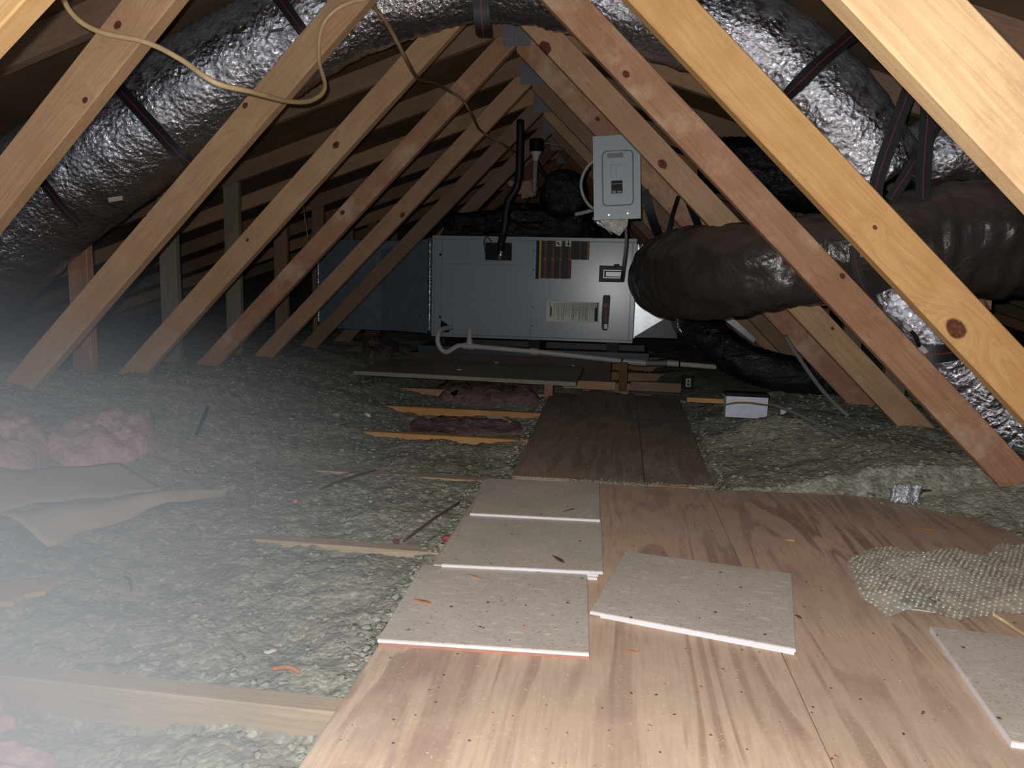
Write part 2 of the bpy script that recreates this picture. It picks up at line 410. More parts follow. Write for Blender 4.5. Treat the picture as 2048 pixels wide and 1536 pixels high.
LK = {2: [(235, 50, .008), (170, 200, .006)], 3: [(490, 211, .008), (290, 430, .006)], 4: [(672, 290, .012), (495, 480, .006)], 6: [(805, 430, .012)], 5: [(685, 425, .010)]}
RK = {2: [(1912, 657, .017), (1750, 455, .004), (1435, 200, .003)], 3: [(1252, 148, .009), (1685, 552, .007)], 4: [(1325, 328, .015), (1665, 657, .005), (1090, 95, .02)], 5: [(1195, 238, .009)]}
for k in range(1, 12):
    y = Y1+SP*(k-1); W = .089
    t = thing('roof_truss', '', 'roof truss', (XA, y+T/2, 0), 'roof trusses along the attic')
    t['label'] = {
        1: 'nearest roof truss, pale board crossing the top right corner of the photo',
        2: 'second nearest roof truss, yellow right web with a big dark round knot',
        3: 'third nearest roof truss, reddish right web, tan left web under the cream cable loop',
        4: 'fourth nearest roof truss, its right web passes over the corner of the breaker panel',
        5: 'fifth nearest roof truss, reddish left web and gang plate just under the silver duct',
        6: 'sixth nearest roof truss, tan left web with the brown cable stapled across it',
        7: 'roof truss just in front of the left plenum of the air handler',
        8: 'roof truss just behind the air handler cabinet',
        9: 'roof truss one behind the air handler, dark brown webs',
        10: 'second roof truss behind the air handler, seen as thin dark webs near the ridge',
        11: 'farthest roof truss, deep in the dark next to the back gable'}[k]
    # webs, wide faces towards the camera, clipped at the joist, the chord and the middle
    for side in (-1, 1):
        if side < 0: p0, sl = (-1.501, .587), 1.0207
        else: p0, sl = (.5542, .587), -.9916
        d = Vector((1, sl)).normalized() if side < 0 else Vector((-1, -sl)).normalized()
        out = Vector((-d.y, d.x)) if side < 0 else Vector((d.y, -d.x))
        q0 = Vector(p0)
        if k == 1 and side < 0:
            a = at(48, 0, Y=y); b = at(0, 52, Y=y); q0 = Vector((a.x, a.z)); d = Vector((a.x-b.x, a.z-b.z)).normalized(); out = Vector((-d.y, d.x))
        a = q0-d*2; b = q0+d*2
        poly = [tuple(a), tuple(b), tuple(b+out*W), tuple(a+out*W)]
        poly = clip(poly, (0, -1), -.001)
        poly = clip(poly, (side*SL, 1), 1.70+side*SL*XA-.001) if side > 0 else clip(poly, (-SL, 1), 1.70-SL*XA-.001)
        if not (k == 1 and side < 0): poly = clip(poly, (1, 0), XA-.0008) if side < 0 else clip(poly, (-1, 0), -(XA+.0008))
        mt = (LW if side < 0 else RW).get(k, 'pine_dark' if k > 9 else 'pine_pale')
        kn = (LK if side < 0 else RK).get(k)
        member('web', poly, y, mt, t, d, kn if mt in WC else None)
    # top chords
    for side in (-1, 1):
        x1 = XA+side*4.85
        g = XA+side*.0008
        poly = [(g, 1.70), (x1, zlow(x1)), (x1, zlow(x1)+.0935), (g, 1.7935)]
        member('top_chord', poly, y, 'pine_brown' if (k+side) % 3 else 'pine_tan', t, (1, -side*SL))
    member('bottom_chord', [(XA-4.8, -.089), (XA+4.8, -.089), (XA+4.8, 0), (XA-4.8, 0)], y, {1: 'pine_dusty', 2: 'pine_dusty', 3: 'pine_dusty', 4: 'pine_yellow', 5: 'pine_yellow'}.get(k, 'pine_tan'), t, (1, 0))
    # short posts from joist to chord on both sides
    for side in (-1, 1):
        cx = -2.172 if side < 0 else 2.172+2*XA
        a, b = cx-.0445, cx+.0445
        if side < 0: poly = [(a, .001), (b, .001), (b, zlow(b)-.001), (a, zlow(a)-.001)]
        else: poly = [(a, .001), (b, .001), (b, zlow(b)-.001), (a, zlow(a)-.001)]
        yy = y if side < 0 else y
        member('post', poly, yy, {4: 'pine_red', 5: 'pine_gray', 6: 'pine_gray', 7: 'pine_brown'}.get(k, 'pine_brown'), t, (0, 1))
    # toothed plate at the ridge joint, one on each face
    pl = MB()
    for (ya, yb) in ((y-.0012, y-.0001), (y+T+.0001, y+T+.0012)):
        pl.prism([(XA-.062, 1.63), (XA+.062, 1.63), (XA+.062, 1.735), (XA-.062, 1.735)], 'y', ya, yb)
    for i in range(9):
        for j in range(7):
            x = XA-.055+i*.0137; z = 1.637+j*.015
            pl.box((x, y-.0022, z), (x+.004, y-.0012, z+.008))
    o = pl.build('gang_plate', 'plate', t); o['label'] = 'grey toothed metal plate at the ridge joint'

# ------------------------------------------------------------------ insulation bed
def right_edge(y):       # where the loose fill meets the boards on the right
    if y > 2.14: return .355-.03*sstep(2.2, 3.9, y)+.012*math.sin(y*9)
    return .80+.22*sstep(2.14, 1.55, y)*1.0+.02*math.sin(y*14)-.06*sstep(1.9, 2.14, y)+.9*sstep(1.45, .6, y)
def nz(x, y, s, o=0): return noise.noise(Vector((x*s+o, y*s-o, o*.7)))
def ins(x, y, fine=True):
    if x < XA+.3:
        z = -.022+.215*sstep(.75, 2.0, -x)+.05*sstep(2.0, 3.0, -x)
        # hollows between the joists near the boards
        ph = ((y-Y1-T/2)/SP) % 1.0
        z -= .045*math.sin(math.pi*ph)**2*sstep(1.5, .5, -x)*sstep(2.2, 2.9, y)
        z += .013*sstep(.25, .0, abs(y-2.6))*sstep(.3, .6, -x)
        z += .016*sstep(1.1, 1.5, y)*sstep(2.6, 2.3, y)
        if y < .884: z -= .03
        z += .05*sstep(.5, 0, math.hypot(x+2.15, (y-2.2)))
        z -= .05*sstep(2.4, 3.8, y)*sstep(.4, 1.6, -x)
    else:
        e = right_edge(y)
        z = -.03+.045*sstep(e-.03, e+.02, x)+.10*sstep(e+.02, e+.55, x)+.10*sstep(1.2, 2.6, x)
        z += .062*math.exp(-((x-.56)/.20)**2-((y-2.76)/.12)**2)
        if y > 3.6: z -= .03*sstep(3.6, 4.2, y)
    if x < -.15 and y > 2.12 and x > -.5: z -= .0
    z += .020*nz(x, y, 4.1, 3)+.011*nz(x, y, 11, 8)
    if fine: z += .007*nz(x, y, 34, 5)+.006*nz(x, y, 62, 1)
    # stay below the boards
    if y < 2.13 and -.36 < x < right_edge(y)-.01: z = min(z, -.012)
    if 2.12 <= y < 3.93 and -.33+.0 < x < .35: z = min(z, -.012)
    if y > 3.65 and -1.45 < x < 1.1: z = min(z, .03)
    return z
def on(px, py, lift=0):
    d = _f+_r*((px-1024)/F)-_u*((py-768)/F); t = .5
    while t < 9:
        p = CAM+d*t
        if p.z < ins(p.x, p.y, False)+lift: return p
        t += .004
    return p
def grid(name, xs, ys, fz, mat, kindlabel):
    nx, ny = len(xs), len(ys)
    vs = [(x, y, fz(x, y)) for y in ys for x in xs]
    fs = [(j*nx+i, j*nx+i+1, (j+1)*nx+i+1, (j+1)*nx+i) for j in range(ny-1) for i in range(nx-1)]
    b = MB(); b.add(vs, fs); return b.build(name, mat, smooth=True)
ys = []; y = .25
while y < 7.55: ys.append(y); y += .009+.006*max(0, y-.8)
xs = []; x = -4.6
while x < 3.6:
    xs.append(x); x += .010 if -1.6 < x < 1.4 else .024
g = grid('blown_insulation', xs, ys, ins, 'insul', None)
tag(g, 'grey green loose blown insulation bed covering the attic floor between the trusses', 'insulation', kind='stuff')
# loose lumps on the bed
b = MB(); bm = bmesh.new(); bmesh.ops.create_icosphere(bm, subdivisions=2, radius=1)
iv = [v.co.copy() for v in bm.verts]; jf = [tuple(v.index for v in f.verts) for f in bm.faces]; bm.free()
def lump(b, p, r, flat=.45, mi=0, rough=.55, seed=None):
    o = random.random()*50; a = random.random()*6.28; sx = random.uniform(.7, 1.4)
    R3 = Matrix.Rotation(a, 3, 'Z')
    b.add([Vector(p)+R3@Vector((v.x*sx, v.y, v.z*flat))*r*(1+rough*noise.noise(v*1.8+Vector((o, o, o)))*2) for v in iv], jf, mi)
n = 0
while n < 4500:
    d = random.random()**1.3
    y = .45+d*3.6; x = random.uniform(-2.2, 1.6)
    if (y < 2.13 and -.37 < x < right_edge(y)+.0) or (y >= 2.1 and -.35 < x < .36): continue
    if abs(((y-Y1-T/2+SP/2) % SP)-SP/2) < .03 and -1.2 < x < -.3: continue
    z = ins(x, y); r = random.uniform(.002, .006)*(1+.5*y/3)
    lump(b, (x, y, z+r*.15), r); n += 1
# spill along the board edges
for i in range(420):
    y = random.uniform(1.0, 3.8); x = (-.36 if y < 2.1 else -.31)+random.gauss(0, .012)-.012
    if random.random() < .45: y = random.uniform(.9, 3.7); x = right_edge(y)+random.gauss(0, .015)+.008
    lump(b, (x, y, max(ins(x, y), -.002)+.006), random.uniform(.003, .009))
b.build('insulation_lumps', 'insul_lump', g, smooth=True)['kind'] = 'stuff'

# ------------------------------------------------------------------ walkway boards
def board(name, poly, z0, z1, mat, label, cat='board', group=None, bevel=.001, mats=None):
    cx = sum(p[0] for p in poly)/len(poly); cy = sum(p[1] for p in poly)/len(poly)
    o = MB().prism(poly, 'z', z0, z1).build(name, mat, bevel=bevel, mat4=Matrix.Translation((cx, cy, z0)))
    return tag(o, label, cat, group)
board('plywood_sheet', [(-.342, -.3), (.2905, -.3), (.2875, 2.106), (-.352, 2.082)], .0005, .0155, 'ply', 'large tan plywood sheet with dark wavy grain under the left row of tiles', 'plywood')
board('plywood_sheet', [(.292, -.3), (1.75, -.3), (1.75, 1.0), (1.1, 2.17), (.289, 2.106)], .0005, .0155, 'ply', 'large tan plywood sheet on the right, under the bubble wrap', 'plywood')
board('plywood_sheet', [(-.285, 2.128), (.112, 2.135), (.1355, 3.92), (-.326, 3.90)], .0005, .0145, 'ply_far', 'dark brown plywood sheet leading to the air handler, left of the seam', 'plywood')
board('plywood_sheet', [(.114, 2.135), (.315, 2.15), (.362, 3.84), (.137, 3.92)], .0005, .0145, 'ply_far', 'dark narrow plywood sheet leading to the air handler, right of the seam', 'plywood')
# crumbs and dust on the boards
b = MB()
for i in range(1300):
    y = random.uniform(.7, 2.1)**1.0; x = random.uniform(-.34, .95)
    if i > 640: y = random.uniform(2.14, 3.8); x = random.uniform(-.28, .33)
    top = .0158
    if i >= 640 and x < -.27: continue
    if -.325 < x < -.025 and 1.06 < y < 1.345: top = .0156+2*.0062+.0006
    elif -.31 < x < -.02 and 1.37 < y < 1.66: top = .0156+3*.0062+.0012
    elif -.33 < x < -.03 and 1.69 < y < 1.98: top = .0156+4*.0062+.0016
    elif -.04 < x < .4 and 1.08 < y < 1.52:
        if .06 < x < .29 and 1.2 < y < 1.4: top = .0156+2*.0062+.0006
        else: continue
    elif x < -.0 and 1.03 < y < 2.03: continue
    elif x > .5 and y < 1.27: continue
    lump(b, (x, y, top), random.uniform(.0007, .0019), .5, random.choice((0, 0, 0, 1, 2)))
for i in range(260):      # drift along the joint of the boards
    x = random.gauss(.12, .12); lump(b, (x, 2.12+random.gauss(0, .012), .0155), random.uniform(.0015, .005), .5, 0)
tag(b.build('dust_crumbs', ['insul', 'chip', 'rust'], smooth=True), 'small crumbs and dust lying on the plywood boards', 'debris', kind='stuff')

# ------------------------------------------------------------------ tiles
def tile(poly, z, th, label, body='tile_body', name='floor_tile', face=True):
    cx = sum(p[0] for p in poly)/4; cy = sum(p[1] for p in poly)/4
    t = thing(name, label, 'tile', (cx, cy, z), 'floor tiles lying on the boards')
    MB().prism(poly, 'z', z, z+th-.0016).build('tile_body', body, t)
    shr = [((p[0]-cx)*.998+cx, (p[1]-cy)*.998+cy) for p in poly]
    MB().prism(shr, 'z', z+th-.0016, z+th).build('tile_face', 'tile_top', t, bevel=.0006, mat4=Matrix.Translation((cx, cy, z+th)))
    return t
def P(px, py, z): v = at(px, py, z=z); return (v.x, v.y)
zb = .0156; th = .0062
def quad(p0, p1, w2): return [p0, p1, (p1[0]+w2[0], p1[1]+w2[1]), (p0[0]+w2[0], p0[1]+w2[1])]
# nearest stack, then middle, then far stack; each upper tile laps over the one in front
t3 = [P(755, 1278, zb+2*th), P(1178, 1306, zb+2*th), P(1174, 1147, zb+2*th), P(845, 1128, zb+2*th)]
def longer(q, s): return [q[0], q[1], (q[1][0]+(q[2][0]-q[1][0])*s, q[1][1]+(q[2][1]-q[1][1])*s), (q[0][0]+(q[3][0]-q[0][0])*s, q[0][1]+(q[3][1]-q[0][1])*s)]
t3 = longer(t3, .985)
def shift(q, dx, dy): return [(a+dx, b+dy) for a, b in q]
tile(shift(t3, .001, .003), zb, th, 'reddish bodied tile under the nearest speckled tile of the left row', 'tile_red')
tile(t3, zb+th+.0003, th, 'nearest speckled grey tile of the left row, with an orange wood chip on it')
z2 = zb+2*th+.0008
t2 = [P(883, 1128, z2+th), P(1206, 1143, z2+th), P(1202, 1040, z2+th), P(935, 1028, z2+th)]
t2b = [(a, b) for a, b in t2]
low2 = [(t3[3][0], t3[3][1]+.004), (t3[2][0], t3[2][1]+.004), (t3[2][0]-.002, t3[2][1]+.31), (t3[3][0]-.004, t3[3][1]+.31)]
tile(shift(low2, .02, .002), zb, th, 'lowest tile under the middle tile of the left row')
tile(shift(low2, .022, .003), zb+th+.0003, th, 'second tile under the middle tile of the left row')
tile(t2, z2, th, 'middle speckled grey tile of the left row, with a brown wood chip near its right corner')
z1 = z2+th+.0004
t1 = [P(940, 1026, z1+th), P(1200, 1039, z1+th), P(1198, 965, z1+th), P(967, 958, z1+th)]
low1 = [(t2[3][0]+.004, t2[3][1]+.012), (t2[2][0]-.004, t2[2][1]+.012), (t1[2][0]-.004, t1[2][1]-.004), (t1[3][0]+.004, t1[3][1]-.004)]
b_low = [(p[0], p[1]) for p in low1]
y_lo = max(p[1] for p in (low2[2], low2[3]))+.01
lowb = [(t1[0][0]+.01, y_lo), (t1[1][0]-.01, y_lo), (t1[2][0]-.006, t1[2][1]-.004), (t1[3][0]+.006, t1[3][1]-.004)]
tile(lowb, zb, th, 'lowest tile under the farthest tile of the left row')
tile(shift(lowb, 0, .0), zb+th+.0003, th, 'second tile under the farthest tile of the left row')
tile(low1, z2, th, 'third tile under the farthest tile of the left row')
tile(t1, z1, th, 'farthest speckled grey tile of the left row, against the dark plywood')
# pair on the right
tr = [P(1180, 1222, zb+2*th), P(1592, 1298, zb+2*th), P(1583, 1147, zb+2*th), P(1250, 1102, zb+2*th)]
tile([(a+(.018 if i in (0,) else -.001), b_+.004*(1 if i < 2 else -1)) for i, (a, b_) in enumerate(tr)], zb, th, 'lower tile of the skewed pair right of the row')
tile(tr, zb+th+.0003, th, 'upper speckled tile of the skewed pair lying right of the row')
z3 = zb+th+.003
c0 = P(1860, 1252, z3); c1 = P(2036, 1500, z3); dr = Vector((c1[0]-c0[0], c1[1]-c0[1])).normalized()*.33; pr = Vector((-dr.y, dr.x))
tile([c0, (c0[0]+dr.x, c0[1]+dr.y), (c0[0]+dr.x+pr.x, c0[1]+dr.y+pr.y), (c0[0]+pr.x, c0[1]+pr.y)], zb, th+.003, 'speckled tile at the right edge of the photo, in front of the bubble wrap')

# ------------------------------------------------------------------ wood chips and scraps on tiles and boards
def splinter(pts2, z, w, label, mat='chip', name='wood_splinter', th_=.0025):
    a, b2 = [at(px, py, z=z) for px, py in pts2]; d = (b2-a); L = d.length; d.normalize(); n = Vector((-d.y, d.x, 0))
    vs = []
    for t_, ww in ((0, .1), (.3, .6), (.65, 1), (.9, .7), (1, .3)):
        c = a+d*L*t_
        for s_, zz in ((-1, 0), (1, 0), (.7, th_), (-.7, th_)): vs.append(c+n*s_*w*.5*ww+Vector((0, 0, zz*(.4+.6*ww)+.0006)))
    fs = [(0, 1, 2, 3), (19, 18, 17, 16)]+[(i*4+j, i*4+(j+1) % 4, (i+1)*4+(j+1) % 4, (i+1)*4+j) for i in range(4) for j in range(4)]
    return tag(MB().add(vs, fs).build(name, mat), label, 'wood chip')
zt3 = zb+2*th+.0005; 
splinter(((828, 1199), (862, 1208)), zt3, .009, 'orange wood chip on the nearest tile of the left row')
splinter(((1106, 1112), (1128, 1126)), z2+th+.0002, .010, 'brown wood chip on the middle tile of the left row', 'rust')
splinter(((936, 1149), (963, 1158)), zt3, .0025, 'thin pine needle splinter near the back of the nearest tile', 'chip')
splinter(((1126, 1024), (1150, 1018)), z1+th+.0002, .002, 'thin dark splinter on the farthest tile of the left row', 'rust')
splinter(((1822, 1056), (1872, 1061)), .0158, .005, 'orange splinter on plywood in front of the right insulation bank')
splinter(((1248, 1303), (1275, 1305)), .0158, .003, 'short pale splinter just in front of the skewed tile pair')
splinter(((1590, 1231), (1603, 1238)), .0158, .004, 'small dark splinter right of the skewed tile pair', 'rust')
splinter(((1295, 972), (1402, 976)), .0158, .006, 'long orange splinter with black edge at the joint of the plywood sheets', 'chip')
splinter(((1570, 1080), (1590, 1083)), .0158, .004, 'pale splinter on the middle of the right plywood sheet', 'pine_pale')

# ------------------------------------------------------------------ ducts
def duct_disp(amp, pitch, fold, off=0):
    def d(s, th, p):
        r = amp*(math.sin((s/pitch+th/(2*math.pi))*2*math.pi))
        r += fold*noise.noise(Vector((p.x*3.2+math.cos(th)*1.2, p.y*3.2+math.sin(th)*1.2, p.z*3.2+off)))
        r += fold*.55*noise.noise(Vector((s*16+off, math.cos(th)*1.6, math.sin(th)*1.6)))
        r += fold*.22*noise.noise(Vector((s*42+off, math.cos(th)*5, math.sin(th)*5)))
        return r
    return d
def duct(name, pts, mat, label, amp=.003, pitch=.045, fold=.012, nr=56, off=0, step=.012, cat='duct'):
    P4 = spline([tuple(p[0])+(p[1],) for p in pts], 24)
    # even steps
    out = [P4[0]]
    for q in P4[1:]:
        if np.linalg.norm(q[:3]-out[-1][:3]) >= step: out.append(q)
    b = MB().tube([q[:3] for q in out], [q[3] for q in out], nr, 0, duct_disp(amp, pitch, fold, off))
    return tag(b.build(name, mat, smooth=True), label, cat, 'ducts'), out
def pt(px, py, Y, r): return (at(px, py, Y=Y), r)
V = Vector
YD = 2.40
top_path = [(V((-2.75, YD, .30)), .21), (V((-2.40, YD+.02, .58)), .21), (V((-2.03, YD, .87)), .215), (V((-1.72, YD, 1.05)), .195), (V((-1.44, YD, 1.21)), .180), (V((-1.12, YD, 1.37)), .165), (V((-.85, YD, 1.49)), .155), (V((-.45, YD, 1.585)), .158), (V((-.12, YD, 1.515)), .146), (V((.16, YD, 1.42)), .138), (V((.40, YD, 1.32)), .136), (V((.62, YD, 1.14)), .142), (V((.78, YD+.02, .94)), .145)]
duct('flexible_duct', top_path, 'foil', 'silver foil flexible duct arching under the roof ridge, held by black straps', .0025, .03, .010, 64, 3.1)
# main brown black duct from the plenum, elbow, then right between the webs
main = [pt(1372, 585, 4.62, .165), pt(1352, 572, 4.1, .170), pt(1345, 556, 3.55, .172), pt(1345, 549, 3.02, .170), pt(1405, 546, 2.70, .158), pt(1500, 535, 2.52, .150), pt(1620, 522, 2.45, .146), pt(1720, 510, 2.43, .152), pt(1830, 495, 2.43, .170), pt(1940, 482, 2.43, .178), pt(2070, 474, 2.43, .172), pt(2300, 460, 2.43, .17)]
duct('flexible_duct', main, 'dark_wrap', 'big dark brown wrapped duct bending out of the air handler and running right', .0022, .05, .020, 72, 7.7)
low = [pt(1385, 600, 4.30, .10), pt(1392, 630, 3.98, .10), pt(1420, 672, 3.80, .095), pt(1490, 722, 3.68, .092), pt(1580, 748, 3.62, .092), pt(1670, 768, 3.62, .09), pt(1790, 790, 3.62, .09)]
duct('flexible_duct', low, 'black_wrap', 'smaller glossy black duct curving down onto the insulation behind the white box', .003, .035, .010, 48, 1.3)
rt = [pt(1735, 570, 2.42, .07), pt(1800, 620, 2.40, .105), pt(1890, 705, 2.38, .115), pt(1990, 800, 2.37, .12), pt(2110, 890, 2.36, .12), pt(2300, 980, 2.36, .12)]
duct('flexible_duct', rt, 'foil', 'shiny silver black duct running down between the two right webs', .004, .028, .022, 56, 5.2)
ru = [pt(1800, 335, 2.45, .105), pt(1880, 302, 2.45, .12), pt(1960, 292, 2.45, .12), pt(2060, 296, 2.45, .12), pt(2200, 312, 2.45, .12)]
duct('flexible_duct', ru, 'foil', 'silver duct behind the red lined straps, upper right', .003, .03, .022, 56, 9.4)
rb = [pt(1400, 335, 3.62, .11), pt(1470, 332, 3.62, .13), pt(1560, 347, 3.62, .135), pt(1650, 378, 3.62, .13), pt(1740, 430, 3.62, .13)]
duct('flexible_duct', rb, 'black_wrap', 'dark duct in the shade behind the right webs, beyond the breaker panel', .003, .03, .012, 48, 2.4)

# straps that carry the ducts
def strap(pts, w, label, wd=(0, 1, 0), red=True):
    cols = ((0, .46), (1, .06), (0, .48)) if red else ((0, 1),)
    P3 = [tuple(q) for q in spline([tuple(p) for p in pts], 6)]
    o = MB().ribbon(P3, wd, w, .0016, cols).build('hanging_strap', ['strap', 'strap_red'])
    return tag(o, label, 'strap', 'straps holding up the ducts')
def front_of(px, py, Y): return at(px, py, Y=Y)
strap([at(1748, 30, Y=2.16), at(1700, 75, Y=2.17), at(1640, 125, Y=2.19), at(1575, 190, Y=2.20), at(1540, 225, Y=2.22)], .042, 'black strap with red line crossing the silver duct, upper right', wd=(.5, 0, .8))
strap([at(1840, 120, Y=2.22), at(1815, 190, Y=2.22), at(1785, 270, Y=2.23), at(1755, 360, Y=2.24), at(1750, 400, Y=2.25)], .040, 'black strap with red line slanting down to the big dark duct, left of three', wd=(1, 0, .25))
strap([at(1862, 150, Y=2.235), at(1855, 240, Y=2.24), at(1848, 330, Y=2.25), at(1846, 400, Y=2.25)], .042, 'black strap with red line hanging straight down to the big dark duct', wd=(1, 0, 0))
strap([at(1905, 190, Y=2.26), at(1850, 290, Y=2.27), at(1800, 370, Y=2.27), at(1780, 400, Y=2.27)], .034, 'short black strap with red line crossing behind the straight one', wd=(.8, 0, .5))
strap([at(962, -40, Y=2.22), at(962, 0, Y=2.225), at(963, 30, Y=2.235), at(966, 58, Y=2.26), at(968, 72, Y=2.30)], .048, 'black strap with red line round the silver duct at the ridge', wd=(1, 0, 0))
strap([at(215, 150, Y=2.22), at(250, 190, Y=2.17), at(300, 245, Y=2.145), at(350, 300, Y=2.145), at(385, 330, Y=2.18)], .040, 'black strap round the silver duct, between the two left webs', wd=(.8, 0, .7))
strap([at(62, 335, Y=2.18), at(90, 370, Y=2.15), at(125, 415, Y=2.145), at(160, 450, Y=2.16)], .030, 'thin dark strap round the silver duct near the left edge of the photo', wd=(.8, 0, .7))
strap([at(545, -20, Y=2.2), at(575, 20, Y=2.19), at(605, 62, Y=2.19), at(630, 95, Y=2.22)], .036, 'black strap on the silver duct beside the tan web, upper left', wd=(.8, 0, .6))
strap([at(1357, 392, Y=3.05), at(1345, 430, Y=3.0), at(1336, 466, Y=2.97), at(1327, 500, Y=2.945)], .016, 'thin black strap hanging onto the elbow of the dark duct', wd=(1, 0, .2), red=False)
strap([at(1288, 380, Y=3.30), at(1305, 440, Y=3.28), at(1325, 490, Y=3.2), at(1332, 520, Y=3.15)], .038, 'wide black strap behind the elbow of the dark duct', wd=(1, 0, .2), red=False)
strap([at(1378, 405, Y=3.12), at(1392, 440, Y=3.08), at(1406, 475, Y=3.02)], .030, 'black strap behind the elbow, just right of the thin one', wd=(1, 0, .2), red=False)
strap([at(1708, 490, Y=2.235), at(1712, 530, Y=2.235), at(1725, 570, Y=2.24), at(1745, 600, Y=2.25)], .028, 'black strap round the dark duct between the two right webs', wd=(1, 0, .1))
strap([at(1250, 434, Y=2.9), at(1252, 480, Y=2.9), at(1246, 535, Y=2.92), at(1243, 560, Y=2.95)], .010, 'narrow black cord strap below the breaker panel', wd=(1, 0, 0), red=False)

for (px, py, Yt, w, h, mt, lb) in ((231, 398, 2.175, .05, .014, 'kraft', 'pale paper tag stuck on the left end of the silver duct'), (552, 61, 2.215, .05, .009, 'silver', 'bright tape end on the silver duct beside the tan web')):
    p = at(px, py, Y=Yt); o = MB().box((-w/2, -.001, -h/2), (w/2, .001, h/2)).build('duct_tag', mt); o.location = p; o.rotation_euler = (0, math.radians(-8), 0); tag(o, lb, 'tag')

# ------------------------------------------------------------------ air handler
YU = 4.60
ah = thing('air_handler', 'grey horizontal air handler cabinet at the end of the walkway, with a paper label', 'air handler', (-.52, YU, .25))
UX0, UX1, UZ0, UZ1 = -1.170, .124, .248, .893
MB().box((UX0, YU+.012, UZ0), (UX1, YU+.50, UZ1)).build('cabinet_body', 'cabinet', ah, bevel=.004, seg=2)
def U(px, py): p = at(px, py, Y=YU); return p.x, p.z
def ubox(b, x0, z0, x1, z1, d0, d1, mi=0): return b.box((min(x0, x1), YU+d0, min(z0, z1)), (max(x0, x1), YU+d1, max(z0, z1)), mi)
xl, _ = U(884, 560); xm, _ = U(1064, 560); xr, _ = U(1262, 560)
zseam = U(980, 529)[1]
b = MB(); ubox(b, UX0, UZ0, UX0+.016, UZ1, 0, .014); ubox(b, UX0+.016, UZ1-.022, UX1, UZ1, -.004, .014); ubox(b, UX0+.016, UZ0, UX1, UZ0+.016, -.004, .014); ubox(b, xr+.004, UZ0+.016, UX1, UZ1-.022, 0, .014)
ubox(b, UX0+.016, UZ0+.016, xl-.003, UZ1-.022, .002, .014)
b.build('frame', 'cabinet', ah, bevel=.002)
ox0, oz1 = U(971, 485); ox1, oz0 = U(1023, 521)
b = MB()   # upper left door with the square opening for the line set
zt_, zb_ = UZ1-.025, zseam+.0015
ubox(b, xl, zb_, ox0, zt_, 0, .012); ubox(b, ox1, zb_, xm-.003, zt_, 0, .012); ubox(b, ox0, zb_, ox1, oz0, 0, .012); ubox(b, ox0, oz1, ox1, zt_, 0, .012)
b.build('upper_access_panel', 'cabinet', ah)
ubox(MB(), ox0, oz0, ox1, oz1, .009, .0118).build('line_opening', 'cab_dark', ah)
b = MB()
e = .006
ubox(b, ox0-e, oz0-e, ox1+e, oz0, -.003, 0); ubox(b, ox0-e, oz1, ox1+e, oz1+e, -.003, 0); ubox(b, ox0-e, oz0, ox0, oz1, -.003, 0); ubox(b, ox1, oz0, ox1+e, oz1, -.003, 0)
b.build('opening_rim', 'cabinet', ah, bevel=.001)
cut = UZ0+.10
MB().prism([(xl+.075, UZ0+.018), (xm-.003, UZ0+.018), (xm-.003, zseam-.0015), (xl, zseam-.0015), (xl, cut), (xl+.075, cut)], 'y', YU, YU+.012).build('lower_access_panel', 'cabinet', ah, bevel=.0015)
b = MB(); ubox(b, xl, UZ0+.018, xl+.0735, cut-.002, .002, .012); b.build('drain_corner', 'cabinet', ah)
q = [U(882, 640), U(905, 655), U(897, 665), U(880, 664)]
MB().prism(q, 'y', YU+.0005, YU+.0019).build('drain_port', 'black', ah)
MB().box((xm, YU, UZ0+.018), (xr, YU+.012, UZ1-.025)).build('blower_door', 'cabinet', ah, bevel=.002)
for px, py in ((881, 509), (880, 634)):
    x, z = U(px, py); o = MB().tube([(x, YU-.004, z), (x, YU+.003, z)], .008, 12).build('screw', 'black', ah)
for px, py in ((1068, 502), (1067, 539), (1066, 615), (1064, 652)):
    x, z = U(px, py); o = MB().tube([(x, YU-.002, z), (x, YU+.002, z)], .004, 10).build('screw', 'cab_dark', ah)
# decal sheet with coloured stripes
b = MB(); 
def dec(b, x0p, y0p, x1p, y1p, mi, d): 
    x0, z1_ = U(x0p, y0p); x1, z0_ = U(x1p, y1p); ubox(b, x0, z0_, x1, z1_, -d-.0004, -d, mi)
dec(b, 1073, 480, 1141, 558, 0, .0005); dec(b, 1141, 480, 1178, 520, 0, .0005)
dec(b, 1073, 480, 1077, 558, 4, .0010)
dec(b, 1078, 480, 1081, 557, 1, .0010)
for x in (1089, 1104, 1120, 1138): dec(b, x, 480, x+3, 557, 2, .0010)
for x in (1160, 1175): dec(b, x, 480, x+2, 519, 2, .0010)
for x in range(1083, 1141, 3):
    dec(b, x, 482, x+.7, 516, 5, .0015); dec(b, x+1, 520, x+1.7, 556, 5, .0015)
for x in range(1143, 1176, 3): dec(b, x, 482, x+.7, 518, 5, .0015)
dec(b, 1112, 480, 1123, 493, 3, .0020); dec(b, 1131, 480, 1142, 493, 3, .0020)
dec(b, 1114, 484, 1118, 488, 0, .0025); dec(b, 1116, 488, 1121, 490, 0, .0025); dec(b, 1133, 487, 1140, 489, 0, .0025); dec(b, 1136, 482, 1138, 491, 0, .0025)
b.build('wiring_decal', ['browndark', 'yellowp', 'orange', 'white', 'navy', 'ink'], ah)['label'] = 'dark printed sheet with orange and yellow lines'
b = MB(); dec(b, 1093.5, 602, 1197, 645.5, 0, .0005)
dec(b, 1190, 605, 1195, 643, 1, .0010); dec(b, 1191, 605, 1194, 615, 0, .0014)
for i in range(9): dec(b, 1096+random.random()*4, 604+i*.9, 1102, 604.5+i*.9, 1, .0010)
for x in (1100, 1102): dec(b, x, 613, x+1, 633, 1, .0010)
